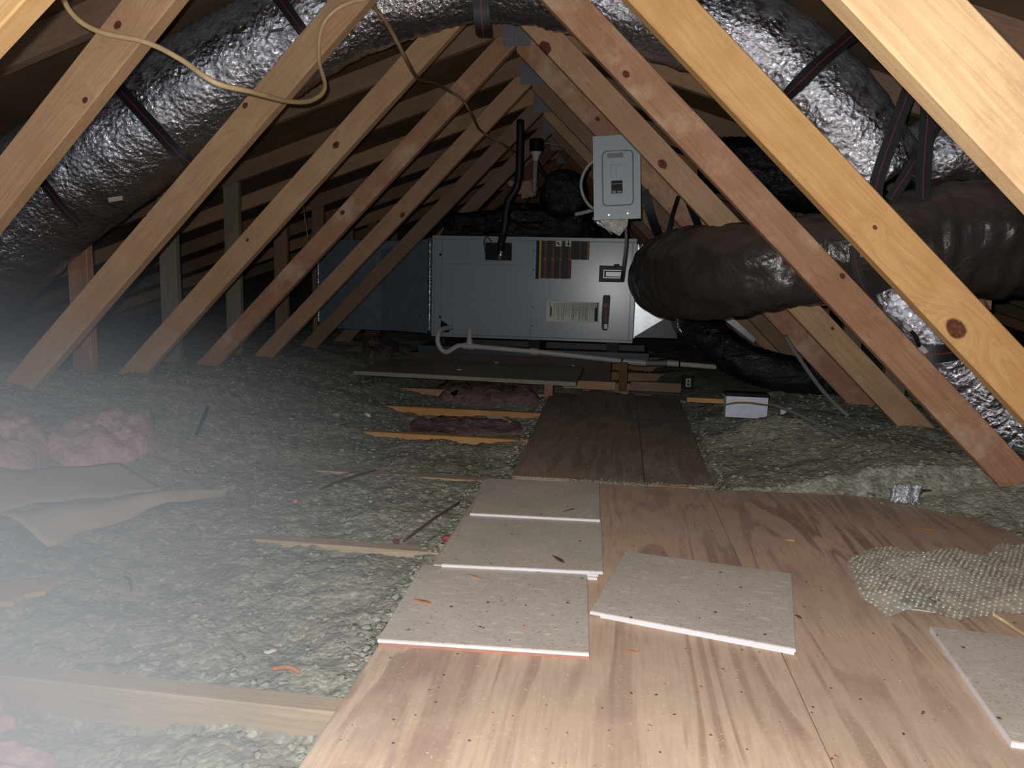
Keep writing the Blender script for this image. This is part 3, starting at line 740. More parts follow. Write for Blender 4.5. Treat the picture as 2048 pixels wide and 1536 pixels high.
for x in range(1108, 1188, 3):
    y0 = 605+random.random()*2; dec(b, x, y0, x+.45, y0+random.uniform(14, 36), 2, .0010)
for y0 in (616, 620, 626, 632): dec(b, 1140, y0, 1172, y0+.4, 2, .0010)
b.build('data_label', ['white', 'ink', 'ink_pale'], ah)['label'] = 'white printed paper label'
# badge
bx0, bz1 = U(1205, 590); bx1, bz0 = U(1218, 661)
cx = (bx0+bx1)/2; poly = []
for (w_, z_) in ((-.35, 1), (.42, 1), (.5, .93), (.46, .5), (.38, .1), (.28, 0), (-.28, 0), (-.42, .06), (-.5, .4), (-.44, .93)): poly.append((cx+w_*(bx1-bx0), bz0+z_*(bz1-bz0)))
bdg = MB().prism(poly, 'y', YU-.008, YU).build('badge', 'navy', ah, bevel=.002, seg=2)
x, z = U(1212, 611)
b = MB()
for (r0, r1) in ((.010, .0135), (.0, .0075)):
    n_ = 20
    for i in range(n_):
        a0, a1 = 2*math.pi*i/n_, 2*math.pi*(i+1)/n_
        vs = [(x+r*math.cos(a), YU-.0088+dz, z+r*math.sin(a)) for dz in (0, .0006) for r, a in ((r0, a0), (r1, a0), (r1, a1), (r0, a1))]
        b.add(vs, [(0, 1, 2, 3), (7, 6, 5, 4), (0, 4, 5, 1), (1, 5, 6, 2), (2, 6, 7, 3), (3, 7, 4, 0)])
b.build('emblem', 'redp', bdg)
def text(s_, size, m4, mat, name, parent=None, ext=.0004):
    cu = bpy.data.curves.new(name, 'FONT'); cu.body = s_; cu.size = size; cu.extrude = ext; cu.align_x = 'CENTER'; cu.align_y = 'CENTER'
    tmp = bpy.data.objects.new('tmp', cu); col.objects.link(tmp)
    dg = bpy.context.evaluated_depsgraph_get(); me = bpy.data.meshes.new_from_object(tmp.evaluated_get(dg)); bpy.data.objects.remove(tmp)
    me.materials.clear(); me.materials.append(M[mat]); me.transform(m4)
    o = bpy.data.objects.new(name, me); col.objects.link(o)
    if parent: o.parent = parent; o.location = -wloc(parent)
    return o
x, z = U(1211, 632)
# lettering reads downwards along the upright badge
m4 = Matrix.Translation((x, YU-.0090, z))@Matrix.Rotation(math.radians(90), 4, 'X')@Matrix.Rotation(math.radians(-90), 4, 'Z')
text('TRANE', .026, m4, 'redp', 'lettering', bdg)
dec_b = MB(); dec(dec_b, 1208.5, 648, 1214.5, 658, 0, .0085); dec_b.build('badge_plate', 'cabinet', bdg)
# latch with window
b = MB(); x0, z1_ = U(1199, 531); x1, z0_ = U(1246, 565); ubox(b, x0, z0_, x1, z1_, -.010, 0, 0)
xa_, za_ = U(1228, 528); xb_, zb2 = U(1239, 533); ubox(b, xa_, zb2, xb_, za_, -.012, 0, 0)
lb_ = b.build('latch_bezel', 'navy', ah, bevel=.004, seg=2)
b = MB(); x0, z1_ = U(1207, 539.5); x1, z0_ = U(1246, 557); ubox(b, x0, z0_, x1, z1_, -.0125, -.010, 0); x0, z1_ = U(1209, 541.5); x1, z0_ = U(1246, 555); ubox(b, x0, z0_, x1, z1_, -.0135, -.0125, 1)
x0, z1_ = U(1212, 543.5); x1, z0_ = U(1244, 553.5); ubox(b, x0, z0_, x1, z1_, -.0145, -.0135, 0)
b.build('latch_window', ['cabinet', 'cab_dark'], lb_)
# plenums
pl = thing('left_plenum', 'dull blue grey sheet metal plenum joined to the left end of the air handler', 'duct box', (-1.6, YU+.05, .26))
y0, y1 = YU+.045, YU+.47
xL, xR = -1.97, UX0-.003
b = MB().box((xL, y0+.03, .27), (xR-.02, y1, .86))
b.build('plenum_box', 'plenum', pl, bevel=.004)
b = MB()   # tapering collar with a crease running up to the left
A = [(xR, .265), (xR, .875), (xR-.33, .70), (xR-.33, .46)]
vs = [(xR, y0-.035, .265), (xR, y0-.035, .880), (xR-.36, y0+.028, .80), (xR-.36, y0+.028, .50), (xR-.36, y0+.028, .275)]
vs += [(a, y1, c) for a, _, c in vs]
b.add(vs, [(0, 1, 2, 3), (0, 3, 4), (5, 8, 7, 6), (5, 9, 8), (0, 5, 6, 1), (1, 6, 7, 2), (2, 7, 8, 3), (3, 8, 9, 4), (4, 9, 5, 0)])
b.build('tapered_collar', 'plenum', pl)
b = MB().tube([(xR+.001-.014, y0-.040, .27+.02*i) for i in range(31)], .010, 8, 0, lambda s, t, p: .004*noise.noise(p*60))
b.build('foil_tape', 'foil', pl, smooth=True)
b = MB().tube([(xL+.004, y0+.022, .30+.02*i) for i in range(27)], .009, 8, 0, lambda s, t, p: .004*noise.noise(p*60))
b.build('foil_tape', 'foil', pl, smooth=True)
pr_ = thing('right_plenum', 'bright galvanised sheet metal transition at the right end of the air handler', 'duct box', (.3, YU+.05, .26))
x0 = UX1+.004; x1 = at(1352, 640, Y=YU).x
b = MB()
vs = [(x0, YU+.02, .285), (x0, YU+.02, .86), (x1-.02, YU+.045, .74), (x1+.02, YU+.045, .285), (x1-.05, YU+.018, .42)]
vs += [(a, YU+.46, c) for a, _, c in vs[:4]]
b.add(vs, [(0, 4, 1), (1, 4, 2), (2, 4, 3), (0, 3, 4), (0, 1, 6, 5), (1, 2, 7, 6), (2, 3, 8, 7), (3, 0, 5, 8), (5, 6, 7, 8)])
b.build('transition', 'galv', pr_)
b = MB().box((x0, YU+.012, .28), (x0+.006, YU+.02, .86)); b.build('flange', 'galv', pr_)
b = MB(); xa1, za1 = U(1283, 488); xb1, zb1 = U(1314, 501); b.box((xa1, YU+.008, zb1), (xb1, YU+.0095, za1), 0)
b.box((xa1+.006, YU+.007, za1-.013), (xb1-.004, YU+.008, za1-.010), 1); b.tube([(xa1+.014, YU+.0075, za1-.026), (xa1+.014, YU+.008, za1-.026)], .008, 14, 1)
b.build('sticker', ['white', 'ink'], pr_)['label'] = 'small white sticker'
b = MB().tube([at(1352, 636, Y=4.6), at(1356, 648, Y=4.6), at(1363, 664, Y=4.6), at(1368, 674, Y=4.6)], [.012, .018, .02, .012], 14, 0, lambda s, t, p: .012*noise.noise(p*55)); b.build('foil_tape', 'foil', pr_, smooth=True)
# top wrapped boot and round take-off
tb = thing('wrapped_plenum', 'glossy black wrapped plenum and hoses piled on top of the air handler', 'duct box', (-.55, YU+.25, .9))
def blob(cx, cy, cz, rx, ry, rz, amp, mat, name, parent, sub=5, off=0, fr=2.2):
    bm = bmesh.new(); bmesh.ops.create_icosphere(bm, subdivisions=sub, radius=1); b = MB()
    vs = []
    for v in bm.verts:
        p = v.co
        q = Vector([math.copysign(abs(c)**.72, c) for c in p]); k = 1+amp*noise.noise(p*fr+V((off, off, off)))+amp*.35*noise.noise(p*fr*4+V((off, 3, off)))
        vs.append((cx+q.x*rx*k, cy+q.y*ry*k, max(UZ1+.002 if parent is tb else -9, cz+q.z*rz*k)))
    b.add(vs, [tuple(v.index for v in f.verts) for f in bm.faces]); bm.free()
    return b.build(name, mat, parent, smooth=True)
blob(-.55, YU+.26, .96, .40, .20, .15, .25, 'black_wrap', 'wrapped_box', tb, off=3)
blob(-.93, YU+.28, .95, .22, .17, .11, .3, 'black_wrap', 'wrapped_shoulder', tb, off=8)
b = MB().tube([V((-.36, YU+.22, 1.13)), V((-.35, YU+.12, 1.16)), V((-.335, YU+.02, 1.17)), V((-.33, YU-.03, 1.17))], [.15, .15, .145, .12], 40, 0, lambda s, t, p: .008*noise.noise(V((s*30, math.cos(t)*3, math.sin(t)*3))))
b.build('round_takeoff', 'black_wrap', tb, smooth=True)
# line set, vent cap pipe, foam
def pipe(name, pts, r, mat, parent=None, nr=16, n_=8, disp=None):
    return MB().tube([tuple(q) for q in spline([tuple(p) for p in pts], n_)], r, nr, 0, disp).build(name, mat, parent, smooth=True)
YF = YU-.06
o = pipe('refrigerant_line', [at(1041, 240, Y=YF), at(1040, 300, Y=YF), at(1038, 350, Y=YF), at(1032, 378, Y=YF), at(1016, 405, Y=YF), at(1010, 450, Y=YF), at(1004, 478, Y=YF+.02), at(1001, 498, Y=YU-.012), at(1001, 503, Y=YU+.008)], .024, 'black_foam', disp=lambda s, t, p: .003*noise.noise(p*25))
tag(o, 'black foam covered refrigerant line dropping into the top opening of the air handler', 'pipe')
o = pipe('refrigerant_line', [at(1003, 502, Y=YU-.03), at(1000, 512, Y=YU-.028), at(997, 519, Y=YU-.012)], .013, 'foil', disp=lambda s, t, p: .002*noise.noise(p*60)); tag(o, 'short foil taped copper stub inside the square opening of the air handler', 'pipe')
o = pipe('control_wire', [at(984, 484, Y=YU-.01), at(974, 474, Y=YU-.02), at(968, 484, Y=YU-.02), at(971, 505, Y=YU-.01)], .003, 'black'); tag(o, 'thin black wire looping at the left of the square opening', 'wire')
vp = thing('vent_pipe', 'upright plastic pipe with a round black cap behind the black line', 'pipe', at(1072, 400, Y=YU+.02))
YV = YU+.02
MB().tube([at(1073, 278, Y=YV), at(1073, 280, Y=YV), at(1073, 302, Y=YV), at(1073, 304, Y=YV)], [.040, .044, .044, .038], 24).build('cap', 'black', vp, bevel=.002)
MB().tube([at(1072, 304.5, Y=YV), at(1072, 309, Y=YV), at(1071.5, 316, Y=YV), at(1071, 322, Y=YV)], [.040, .028, .019, .018], 20).build('reducer', 'pvc', vp, smooth=True)
pipe('pipe', [at(1071, 322, Y=YV), at(1070, 345, Y=YV), at(1068, 385, Y=YV)], .016, 'cable_grey', vp)
pipe('side_branch', [at(1074, 325, Y=YV+.02), at(1085, 345, Y=YV+.03), at(1094, 352, Y=YV+.04)], .014, 'black', vp)
o = pipe('control_wire', [at(1087, 286, Y=4.56), at(1110, 290, Y=4.5), at(1135, 296, Y=4.4), at(1155, 304, Y=4.3)], .0022, 'cable'); tag(o, 'thin pale wire running right from the black pipe cap', 'wire')
fm = blob(at(1054, 377, Y=YU+.06).x, YU+.06, at(1054, 377, Y=YU+.06).z, .062, .03, .052, .5, 'tan_foam', 'sealing_foam', None, 4, 5); tag(fm, 'beige blob of expanding foam right of the black line', 'foam')
fm = blob(at(1023, 367, Y=YU+.02).x, YU+.02, at(1023, 367, Y=YU+.02).z, .022, .02, .018, .5, 'tan_foam', 'sealing_foam', None, 4, 2); tag(fm, 'small beige foam tip left of the black line', 'foam')
# white ends of tape between the takeoff and the panel
o = pipe('tie_wrap', [at(1150, 429, Y=YU-.06), at(1168, 425, Y=YU-.07), at(1190, 419, Y=YU-.08)], .012, 'pvc'); tag(o, 'white plastic pipe stub banded with black tape, left below the breaker panel', 'pipe')
# drain pan and stands
pn = MB(); px0, px1, py0, py1 = UX0-.06, UX1+.10, YU-.10, YU+.55
pn.box((px0, py0, .150), (px1, py1, .154)); pn.box((px0, py0, .154), (px1, py0+.003, .195)); pn.box((px0, py1-.003, .154), (px1, py1, .195)); pn.box((px0, py0+.003, .154), (px0+.003, py1-.003, .195)); pn.box((px1-.003, py0+.003, .154), (px1, py1-.003, .195))
tag(pn.build('drain_pan', 'pan'), 'shallow dark blue drain pan under the air handler', 'drain pan')
for x, lb in ((-1.05, 'left'), (-.5, 'middle'), (.0, 'right')):
    tag(MB().box((x-.04, YU+.03, .1545), (x+.04, YU+.45, .2475)).build('foam_block', 'black'), 'dark block under the %s of the air handler, standing in the pan' % ('middle' if lb == 'middle' else lb+' end'), 'support block')

# white condensate drain in front
dp = thing('condensate_drain', 'white plastic condensate pipe with trap running along the bottom of the air handler', 'pipe', (-.9, 4.42, .2))
YP = 4.44
pipe('trap', [at(902, 655, Y=YU-.004), at(893, 656, Y=4.54), at(880, 661, Y=4.46), at(876, 672, Y=YP), at(876, 686, Y=YP), at(883, 699, Y=YP), at(893, 704, Y=YP), at(905, 698, Y=YP), at(916, 692, Y=YP), at(928, 691, Y=YP)], .0158, 'pvc', dp)
def seg(nm, a, b_, r, mat='pvc', y=YP): return MB().tube([at(*a, Y=y), at(*b_, Y=y)], r, 18).build(nm, mat, dp, smooth=False, bevel=.001)
seg('tee_fitting', (926, 691.5), (949, 693.5), .021); seg('tee_fitting', (939, 690), (939, 680), .020); seg('cleanout', (939, 680), (939, 665), .016); seg('cleanout_cap', (939, 665), (940, 656), .013)
seg('pipe_run', (949, 693), (1064, 703), .0155); seg('coupling', (1060, 702.5), (1077, 704), .021); seg('pipe_run', (1077, 704), (1262, 724), .0155)
seg('tape_band', (1242, 715+6), (1245.5, 722), .0162, 'black'); seg('coupling', (1262, 724), (1292, 726.5), .019); seg('pipe_run', (1292, 726.5), (1334, 726.5), .0160, 'cable_grey'); seg('coupling', (1334, 726), (1357, 728), .019); seg('pipe_run', (1357, 728), (1432, 734), .0155)
seg('tape_band', (1357, 728), (1360, 728.3), .020, 'black')
# blocks and boards around the platform
def pbox(name, label, cat, x0p, y0p, x1p, y1p, Y, depth, mat, bev=.0015):
    a = at(x0p, y0p, Y=Y); c = at(x1p, y1p, Y=Y)
    cx, cz = (a.x+c.x)/2, (a.z+c.z)/2
    hx, hz = abs(c.x-a.x)/2, abs(a.z-c.z)/2
    o = MB().box((-hx, 0, -hz), (hx, depth, hz)).build(name, mat, bevel=bev); o.location = (cx, Y, cz); return tag(o, label, cat)
ft = at(707, 741, z=.108); fr = at(1152, 764, z=.108)
pf = MB().prism([(ft.x, ft.y), (fr.x, fr.y), (fr.x+.01, 4.46), (ft.x, 4.46)], 'z', .085, .107)
tag(pf.build('platform_board', 'osb', bevel=.001), 'long strand board shelf with a pale edge below the air handler', 'board')
tag(MB().box((-1.30, 4.50, .0), (-.0, 5.10, .149)).build('platform', 'pine_old', bevel=.002), 'dark wooden platform carrying the drain pan', 'platform')
pbox('wood_block', 'short reddish wood block standing under the right end of the shelf board', 'wood block', 1089, 768, 1105, 797, 3.80, .05, 'pine_red')
pbox('wood_block', 'tan wood offcut behind the dark plywood, left of the upright stud', 'wood block', 1126, 760, 1231, 781, 4.0, .038, 'pine_tan')
pbox('wood_block', 'brown wood offcut behind the dark plywood, right of the upright stud', 'wood block', 1262, 763, 1362, 786, 4.0, .038, 'pine_brown')
pbox('wood_block', 'dark upright stud crossing behind the white drain pipe', 'wood block', 1239, 726, 1253, 782, 4.20, .05, 'pine_dark')
pbox('wood_block', 'tan board edge left of the white box', 'wood block', 1374, 795, 1452, 808, 3.2, .038, 'pine_yellow')
pbox('sheet_offcut', 'thin grey sheet offcut lying at the far end of the dark plywood', 'sheet', 1256, 786, 1366, 790, 3.82, .09, 'cable_grey')
so = thing('outlet_box', 'small cream double outlet near the floor right of the walkway end', 'outlet', at(1376, 766, Y=4.15))
pa = at(1372, 757, Y=4.15); pb = at(1381, 774, Y=4.15)
MB().box((pa.x-.018, 4.153, pb.z-.012), (pb.x+.016, 4.20, pa.z+.012)).build('box', 'cab_dark', so)
MB().box((pa.x, 4.15, pb.z), (pb.x, 4.153, pa.z)).build('plate', 'cable', so)
for zz in (.3, .7): MB().box((pa.x+.007, 4.147, pb.z+(pa.z-pb.z)*zz-.007), (pb.x-.007, 4.150, pb.z+(pa.z-pb.z)*zz+.007)).build('socket', 'browndark', so)
# litter on the shelf board
for i, (px, py, r, mt, lb) in enumerate(((918, 739, .013, 'pvc', 'white pill shaped scrap on the shelf board'), (927, 723, .012, 'foil', 'crumpled bright foil scrap at the back of the shelf board'), (911, 722, .010, 'foil', 'smaller foil scrap left of the bright one'), (994, 724, .014, 'pvc', 'round white scrap behind the shelf board, under the pipe'), (1150, 726, .012, 'pvc', 'small white scrap right of the round one'))):
    p = at(px, py, z=.112); p.y = min(p.y, 4.43)
    b = MB(); lump(b, (p.x, p.y, .107+r*.32), r, .35, 0, .2); tag(b.build('scrap', mt, smooth=True), lb, 'scrap')

# ------------------------------------------------------------------ breaker panel
YPn = 2.765
bp = thing('breaker_panel', 'small grey electrical breaker panel hanging behind the fourth right web', 'electrical panel', at(1235, 440, Y=YPn))
ang = math.radians(-1.6)
a = at(1185.5, 273, Y=YPn); w_ = at(1279, 300, Y=YPn).x-a.x; h_ = (at(1190, 272, Y=YPn).z-at(1190, 440, Y=YPn).z)
Mp = Matrix.Translation(a)@Matrix.Rotation(math.radians(-3.2), 4, 'Y')
def pbx(b, x0, z0, x1, z1, d0, d1, mi=0): return b.box((x0*w_, d0, -z1*h_), (x1*w_, d1, -z0*h_), mi, Mp)
hx0, hx1, hz0, hz1 = .50, .74, .535, .69
cx0, cx1, cz0, cz1 = .30, .64, .185, .265
b = MB()
pbx(b, 0, 0, 1, cz0, 0, .003); pbx(b, 0, cz0, cx0, cz1, 0, .003); pbx(b, cx1, cz0, 1, cz1, 0, .003)
pbx(b, 0, cz1, 1, hz0, 0, .003); pbx(b, 0, hz0, hx0-.12, hz1, 0, .003); pbx(b, hx1-.12, hz0, 1, hz1, 0, .003); pbx(b, 0, hz1, 1, 1, 0, .003)
cov = b.build('cover', 'panel', bp)
b = MB(); pbx(b, .02, .02, .98, .98, .004, .085); b.build('box', 'panel', bp)
b = MB(); pbx(b, hx0-.12, hz0, hx1-.12, hz1, .0015, .0025, 0); pbx(b, hx0-.10, hz1-.035, hx0-.03, hz1-.005, .0005, .0015, 1); pbx(b, hx0, hz1-.03, hx1-.14, hz1-.01, .0005, .0015, 1); pbx(b, hx0-.11, hz0+.035, hx1-.13, hz0+.042, .001, .0015, 1)
b.build('breaker_slot', ['black', 'panel_edge'], cov)
b = MB(); pbx(b, cx0, cz0, cx1, cz1, .001, .0025, 0); pbx(b, cx0, cz0, cx1, cz0+.02, -.002, .001, 1); b.build('handle_recess', ['panel_edge', 'silver'], cov)
rr = []
for (ccx, ccz, a0) in ((.75, .24, 0), (.29, .24, 90), (.29, .78, 180), (.75, .78, 270)):
    for k in range(5):
        an = math.radians(a0+k*22.5); rr.append((ccx*w_+.016*math.cos(an), -ccz*h_+.016*math.sin(an)))
rr.append(rr[0]); b = MB().tube([Mp@V((x, -.001, z)) for x, z in rr], .0024, 6, caps=False); b.build('raised_rim', 'panel_edge', cov, smooth=True)
b = MB(); pbx(b, .37, .345, .60, .35, -.0008, 0); pbx(b, .37, .35, .378, .50, -.0008, 0); pbx(b, .49, .35, .498, .50, -.0008, 0); b.build('number_strip', 'panel_edge', cov)
for x, z in ((.30, .045), (.32, .945), (.72, .935)):
    MB().tube([Mp@V((x*w_, -.003, -z*h_)), Mp@V((x*w_, 0, -z*h_))], .0035, 12).build('screw', 'silver', cov)
o = pipe('flexible_conduit', [at(1194, 318, Y=2.83), at(1178, 330, Y=2.83), at(1166, 350, Y=2.84), at(1162, 372, Y=2.84), at(1168, 395, Y=2.84), at(1180, 412, Y=2.83), at(1194, 420, Y=2.83)], .006, 'cable_grey'); tag(o, 'grey cable loop bulging out left of the breaker panel', 'conduit')
# clear manual bag hanging under it
bp_ = [at(1186, 432, Y=2.87), at(1204, 437, Y=2.87), at(1257, 436, Y=2.87), at(1255, 452, Y=2.87), at(1239, 473, Y=2.87), at(1212, 456, Y=2.87)]
o = MB().prism([(p.x, p.z) for p in bp_], 'y', 2.862, 2.868).build('manual_bag', foil('milky plastic bag', base=(.40, .37, .33), rough=.2, crinkle=.5, dust=0, metal=.1), bevel=.002); tag(o, 'greyish plastic document bag hanging under the breaker panel', 'bag')
b = MB().tube([at(1185, 436, Y=2.868), at(1198, 446, Y=2.868), at(1212, 456, Y=2.868), at(1224, 468, Y=2.868)], [.006, .009, .008, .004], 12, 0, lambda s, t, p: .005*noise.noise(p*90))
tag(b.build('foil_strip', 'foil', smooth=True), 'crinkled silver foil strip along the edge of the document bag', 'foil')

# ------------------------------------------------------------------ cables
yc = 1.46
o = pipe('electrical_cable', [at(105, -60, Y=yc), at(140, 22, Y=yc), at(195, 62, Y=yc), at(290, 84, Y=yc), at(360, 118, Y=yc), at(430, 165, Y=yc), at(505, 184, Y=1.55), at(580, 203, Y=1.75), at(625, 200, Y=1.9), at(650, 174, Y=2.0), at(638, 120, Y=2.07), at(642, 60, Y=2.085), at(665, 25, Y=2.085), at(700, 5, Y=2.085), at(742, -4, Y=2.075)], .0056, 'cable', n_=12)
tag(o, 'cream electrical cable looping down in front of the two near left webs', 'cable')
o = pipe('electrical_cable', [at(740, -30, Y=2.09), at(745, 8, Y=2.16), at(768, 38, Y=2.19), at(795, 85, Y=2.20), at(818, 130, Y=2.3), at(838, 158, Y=2.62), at(870, 166, Y=2.9), at(898, 182, Y=3.25), at(925, 200, Y=3.29), at(945, 232, Y=3.4), at(962, 262, Y=3.86), at(1000, 285, Y=3.9), at(1032, 305, Y=4.2)], .0062, 'cable_old', n_=12)
tag(o, 'dusty brown cable sagging from web to web under the ridge', 'cable')
o = pipe('electrical_cable', [at(1515, 800, Y=3.0), at(1580, 822, Y=2.8), at(1650, 855, Y=2.6), at(1720, 895, Y=2.4)], .006, 'cable_grey'); 
for i in range(1): tag(o, 'grey buried cable on the right insulation bank, behind the webs', 'cable')
o = pipe('electrical_cable', [at(1440, 812, Y=2.86), at(1470, 806, Y=2.86), at(1500, 806, Y=2.86), at(1530, 810, Y=2.87), at(1560, 811, Y=2.88)], .0035, 'cable_old'); tag(o, 'thin brown cable arched across the front of the white box', 'cable')
o = pipe('grey_tube', [at(1570, 672, Y=3.23), at(1600, 718, Y=3.15), at(1638, 772, Y=3.05), at(1672, 810, Y=2.95), at(1697, 832, Y=2.90)], .0085, 'cable_grey'); tag(o, 'light grey tube leaning across the brown right web down to the insulation', 'tube')
o = pipe('pull_wire', [at(606, 405, Y=3.6), at(611, 445, Y=3.6), at(616, 478, Y=3.6)], .0016, 'silver'); tag(o, 'thin bright wire hanging left of the plenum, between the webs', 'wire')

# ------------------------------------------------------------------ things lying on the insulation
def patch(name, px_poly, mat, label, cat, thick=.05, amp=.02, lift=.0, kind=None, res=34, group=None):
    """soft batt lying on the bed: outline from its corners, domed and lumpy"""
    P3 = [on(px, py) for px, py in px_poly]; cx = sum(p.x for p in P3)/len(P3); cy = sum(p.y for p in P3)/len(P3)
    n_ = len(P3); vs = []; fs = []
    per = []
    for i in range(n_):
        a, c = P3[i], P3[(i+1) % n_]
        for k in range(6): per.append((a.x+(c.x-a.x)*k/6, a.y+(c.y-a.y)*k/6))
    m_ = len(per); rings = 12
    for r in range(rings+1):
        t_ = r/rings
        for (x, y) in per:
            X = cx+(x-cx)*t_; Y = cy+(y-cy)*t_
            X += .014*noise.noise(V((X*30, Y*30, 1)))*t_; Y += .014*noise.noise(V((X*30, Y*30, 7)))*t_
            hgt = thick*(1-t_**5)**.5
            vs.append((X, Y, ins(X, Y)+lift+hgt+amp*noise.noise(V((X*14, Y*14, 2)))*(1-t_**6)+amp*.5*noise.noise(V((X*45, Y*45, 2)))*(1-t_**6)-.012*(t_ > .99)))
    for r in range(rings):
        for i in range(m_):
            j = (i+1) % m_; fs.append((r*m_+i, r*m_+j, (r+1)*m_+j, (r+1)*m_+i))
    return tag(MB().add(vs, fs).build(name, mat, smooth=True), label, cat, group, kind)
patch('pink_insulation_batt', [(85, 905), (120, 862), (205, 838), (312, 842), (312, 905), (262, 925), (150, 940)], 'pink', 'pink fibreglass batt lying on the grey bed at left, its end squared off', 'insulation batt', .05, .03)
patch('pink_insulation_batt', [(-60, 950), (-60, 850), (10, 835), (80, 858), (100, 900), (60, 952)], 'pink', 'pink fibreglass piece at the left edge, just left of the squared batt', 'insulation batt', .05, .03)
patch('pink_insulation_batt', [(-80, 1470), (-60, 1395), (10, 1385), (28, 1420), (24, 1460), (-10, 1470)], 'pink', 'pink fibreglass tuft at the left edge over the nearest joist', 'insulation batt', .03, .015)
patch('pink_insulation_batt', [(-60, 1600), (-40, 1500), (40, 1505), (110, 1540), (120, 1600)], 'pink', 'pink fibreglass piece in the bottom left corner', 'insulation batt', .03, .012)
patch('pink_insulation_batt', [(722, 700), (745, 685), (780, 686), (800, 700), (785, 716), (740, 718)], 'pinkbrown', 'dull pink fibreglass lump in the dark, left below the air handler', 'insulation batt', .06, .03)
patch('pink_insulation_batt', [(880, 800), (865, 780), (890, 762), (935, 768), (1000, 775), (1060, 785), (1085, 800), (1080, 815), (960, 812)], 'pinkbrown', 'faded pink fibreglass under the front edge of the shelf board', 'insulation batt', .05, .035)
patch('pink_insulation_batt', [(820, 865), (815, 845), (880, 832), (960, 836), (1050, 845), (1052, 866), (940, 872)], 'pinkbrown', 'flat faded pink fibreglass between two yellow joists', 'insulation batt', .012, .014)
# kraft faced sheet
q0 = on(-10, 1062); q1 = on(478, 986); q2 = on(105, 1100)
def sheet(name, A, B, C, D, mat, label, cat, curl=.03, th_=.002, nn=24, mm=10):
    vs = []
    for j in range(mm+1):
        v_ = j/mm
        for i in range(nn+1):
            u_ = i/nn; p = (A*(1-u_)+B*u_)*(1-v_)+(D*(1-u_)+C*u_)*v_
            p = p.copy(); base = ins(p.x, p.y, False)+.012
            p.z = base+curl*math.sin(math.pi*v_)**1.0*(1-.5*u_)+.006*noise.noise(V((p.x*12, p.y*12, 3))); p.x += .012*noise.noise(V((u_*9, v_*4, 5)))*(j == mm); p.y += .012*noise.noise(V((u_*14, v_*4, 9)))*(j == mm)
            vs.append(p)
    fs = [(j*(nn+1)+i, j*(nn+1)+i+1, (j+1)*(nn+1)+i+1, (j+1)*(nn+1)+i) for j in range(mm) for i in range(nn)]
    o = MB().add(vs, fs).build(name, mat, smooth=True)
    sd = o.modifiers.new('solid', 'SOLIDIFY'); sd.thickness = th_; sd.offset = 1
    return tag(o, label, cat)
sheet('kraft_paper', on(-60, 1055), on(478, 988), on(455, 998), on(95, 1104), 'kraft', 'greyish kraft paper strip curling up from the insulation at left', 'paper', .035)
sheet('kraft_paper', on(-40, 945), on(240, 935), on(330, 985), on(-40, 1040), 'kraft', 'flat dusty kraft paper facing behind the curled strip', 'paper', .004)
# small stray things
def stick(name, a, b_, r, mat, label, cat, la=.01, lb=.006):
    A = on(*a); B = on(*b_); A.z += la; B.z += lb; Mid = (A+B)/2+V((.003, 0, .006)); return tag(pipe(name, [A, Mid, B], r, mat, nr=8), label, cat)
stick('rusty_rod', (808, 1090), (918, 1010), .0035, 'rust', 'thin rusty brown rod lying on the insulation beside the tiles', 'rod')
stick('dark_cable', (640, 985), (752, 945), .004, 'rust', 'dark brown cable half buried in front of the third joist', 'cable')
stick('black_strap_end', (392, 872), (416, 826), .006, 'black', 'short black strap end sticking out of the bed near the pink batt', 'strap', .0, .02)
stick('wood_splinter', (250, 1163), (264, 1186), .003, 'rust', 'brown splinter on the grey bed, left foreground', 'wood chip')
stick('wood_splinter', (545, 1350), (600, 1352), .0035, 'chip', 'orange splinter behind the nearest joist', 'wood chip')
stick('wood_splinter', (790, 1085), (795, 1112), .006, 'chip', 'orange chip standing on the second joist', 'wood chip', .004, .004)
A = [on(898, 800), on(915, 797), on(933, 785), on(945, 768)]
o = MB().ribbon([tuple(q) for q in spline([(p.x, p.y, p.z+.02+.012*i) for i, p in enumerate(A)], 6)], (0, .3, 1), .035, .003, ((0, 1),)).build('black_strap_end', 'black'); tag(o, 'curled black strap piece lying below the shelf board', 'strap')
for (px, py, r, mt, lb) in ((590, 1005, .011, 'pinkscrap', 'small pink fluff ball on the grey bed'), (893, 1080, .012, 'redscrap', 'crumpled red scrap beside the middle tile'), (540, 1310, .010, 'white', 'small white foam bit near the nearest joist'), (672, 833, .02, 'kraft', 'pale paper bit far on the grey bed'), (735, 832, .018, 'white', 'white scrap on the bed left of the yellow joist'), (1668, 1010, .014, 'insul', 'grey fluff tuft at the foot of the right bank'), (1995, 862, .012, 'white', 'tiny pale bit by the right web foot')):
    p = on(px, py); b = MB(); lump(b, (p.x, p.y, p.z+r*.3), r, .6); tag(b.build('scrap', mt, smooth=True), lb, 'scrap')
p = on(50, 1195); b = MB().prism([(-.055, -.028), (-.028, -.06), (.022, -.052), (.02, -.02), (.04, .0), (.034, .05), (.0, .046), (-.05, .04)], 'z', 0, .010)
o = b.build('wood_scrap', 'pine_pale', bevel=.002); o.location = (p.x, p.y, p.z+.006); tag(o, 'pale tan wood scrap on the grey bed, near the left edge', 'scrap')
A = [on(975, 838), on(1000, 842), on(1020, 852)]
o = MB().ribbon([(p.x, p.y, p.z+.012) for p in A], (0, .6, .6), .022, .002, ((0, 1),)).build('paper_strip', 'kraft'); tag(o, 'pale torn paper strip on the fourth joist', 'paper')
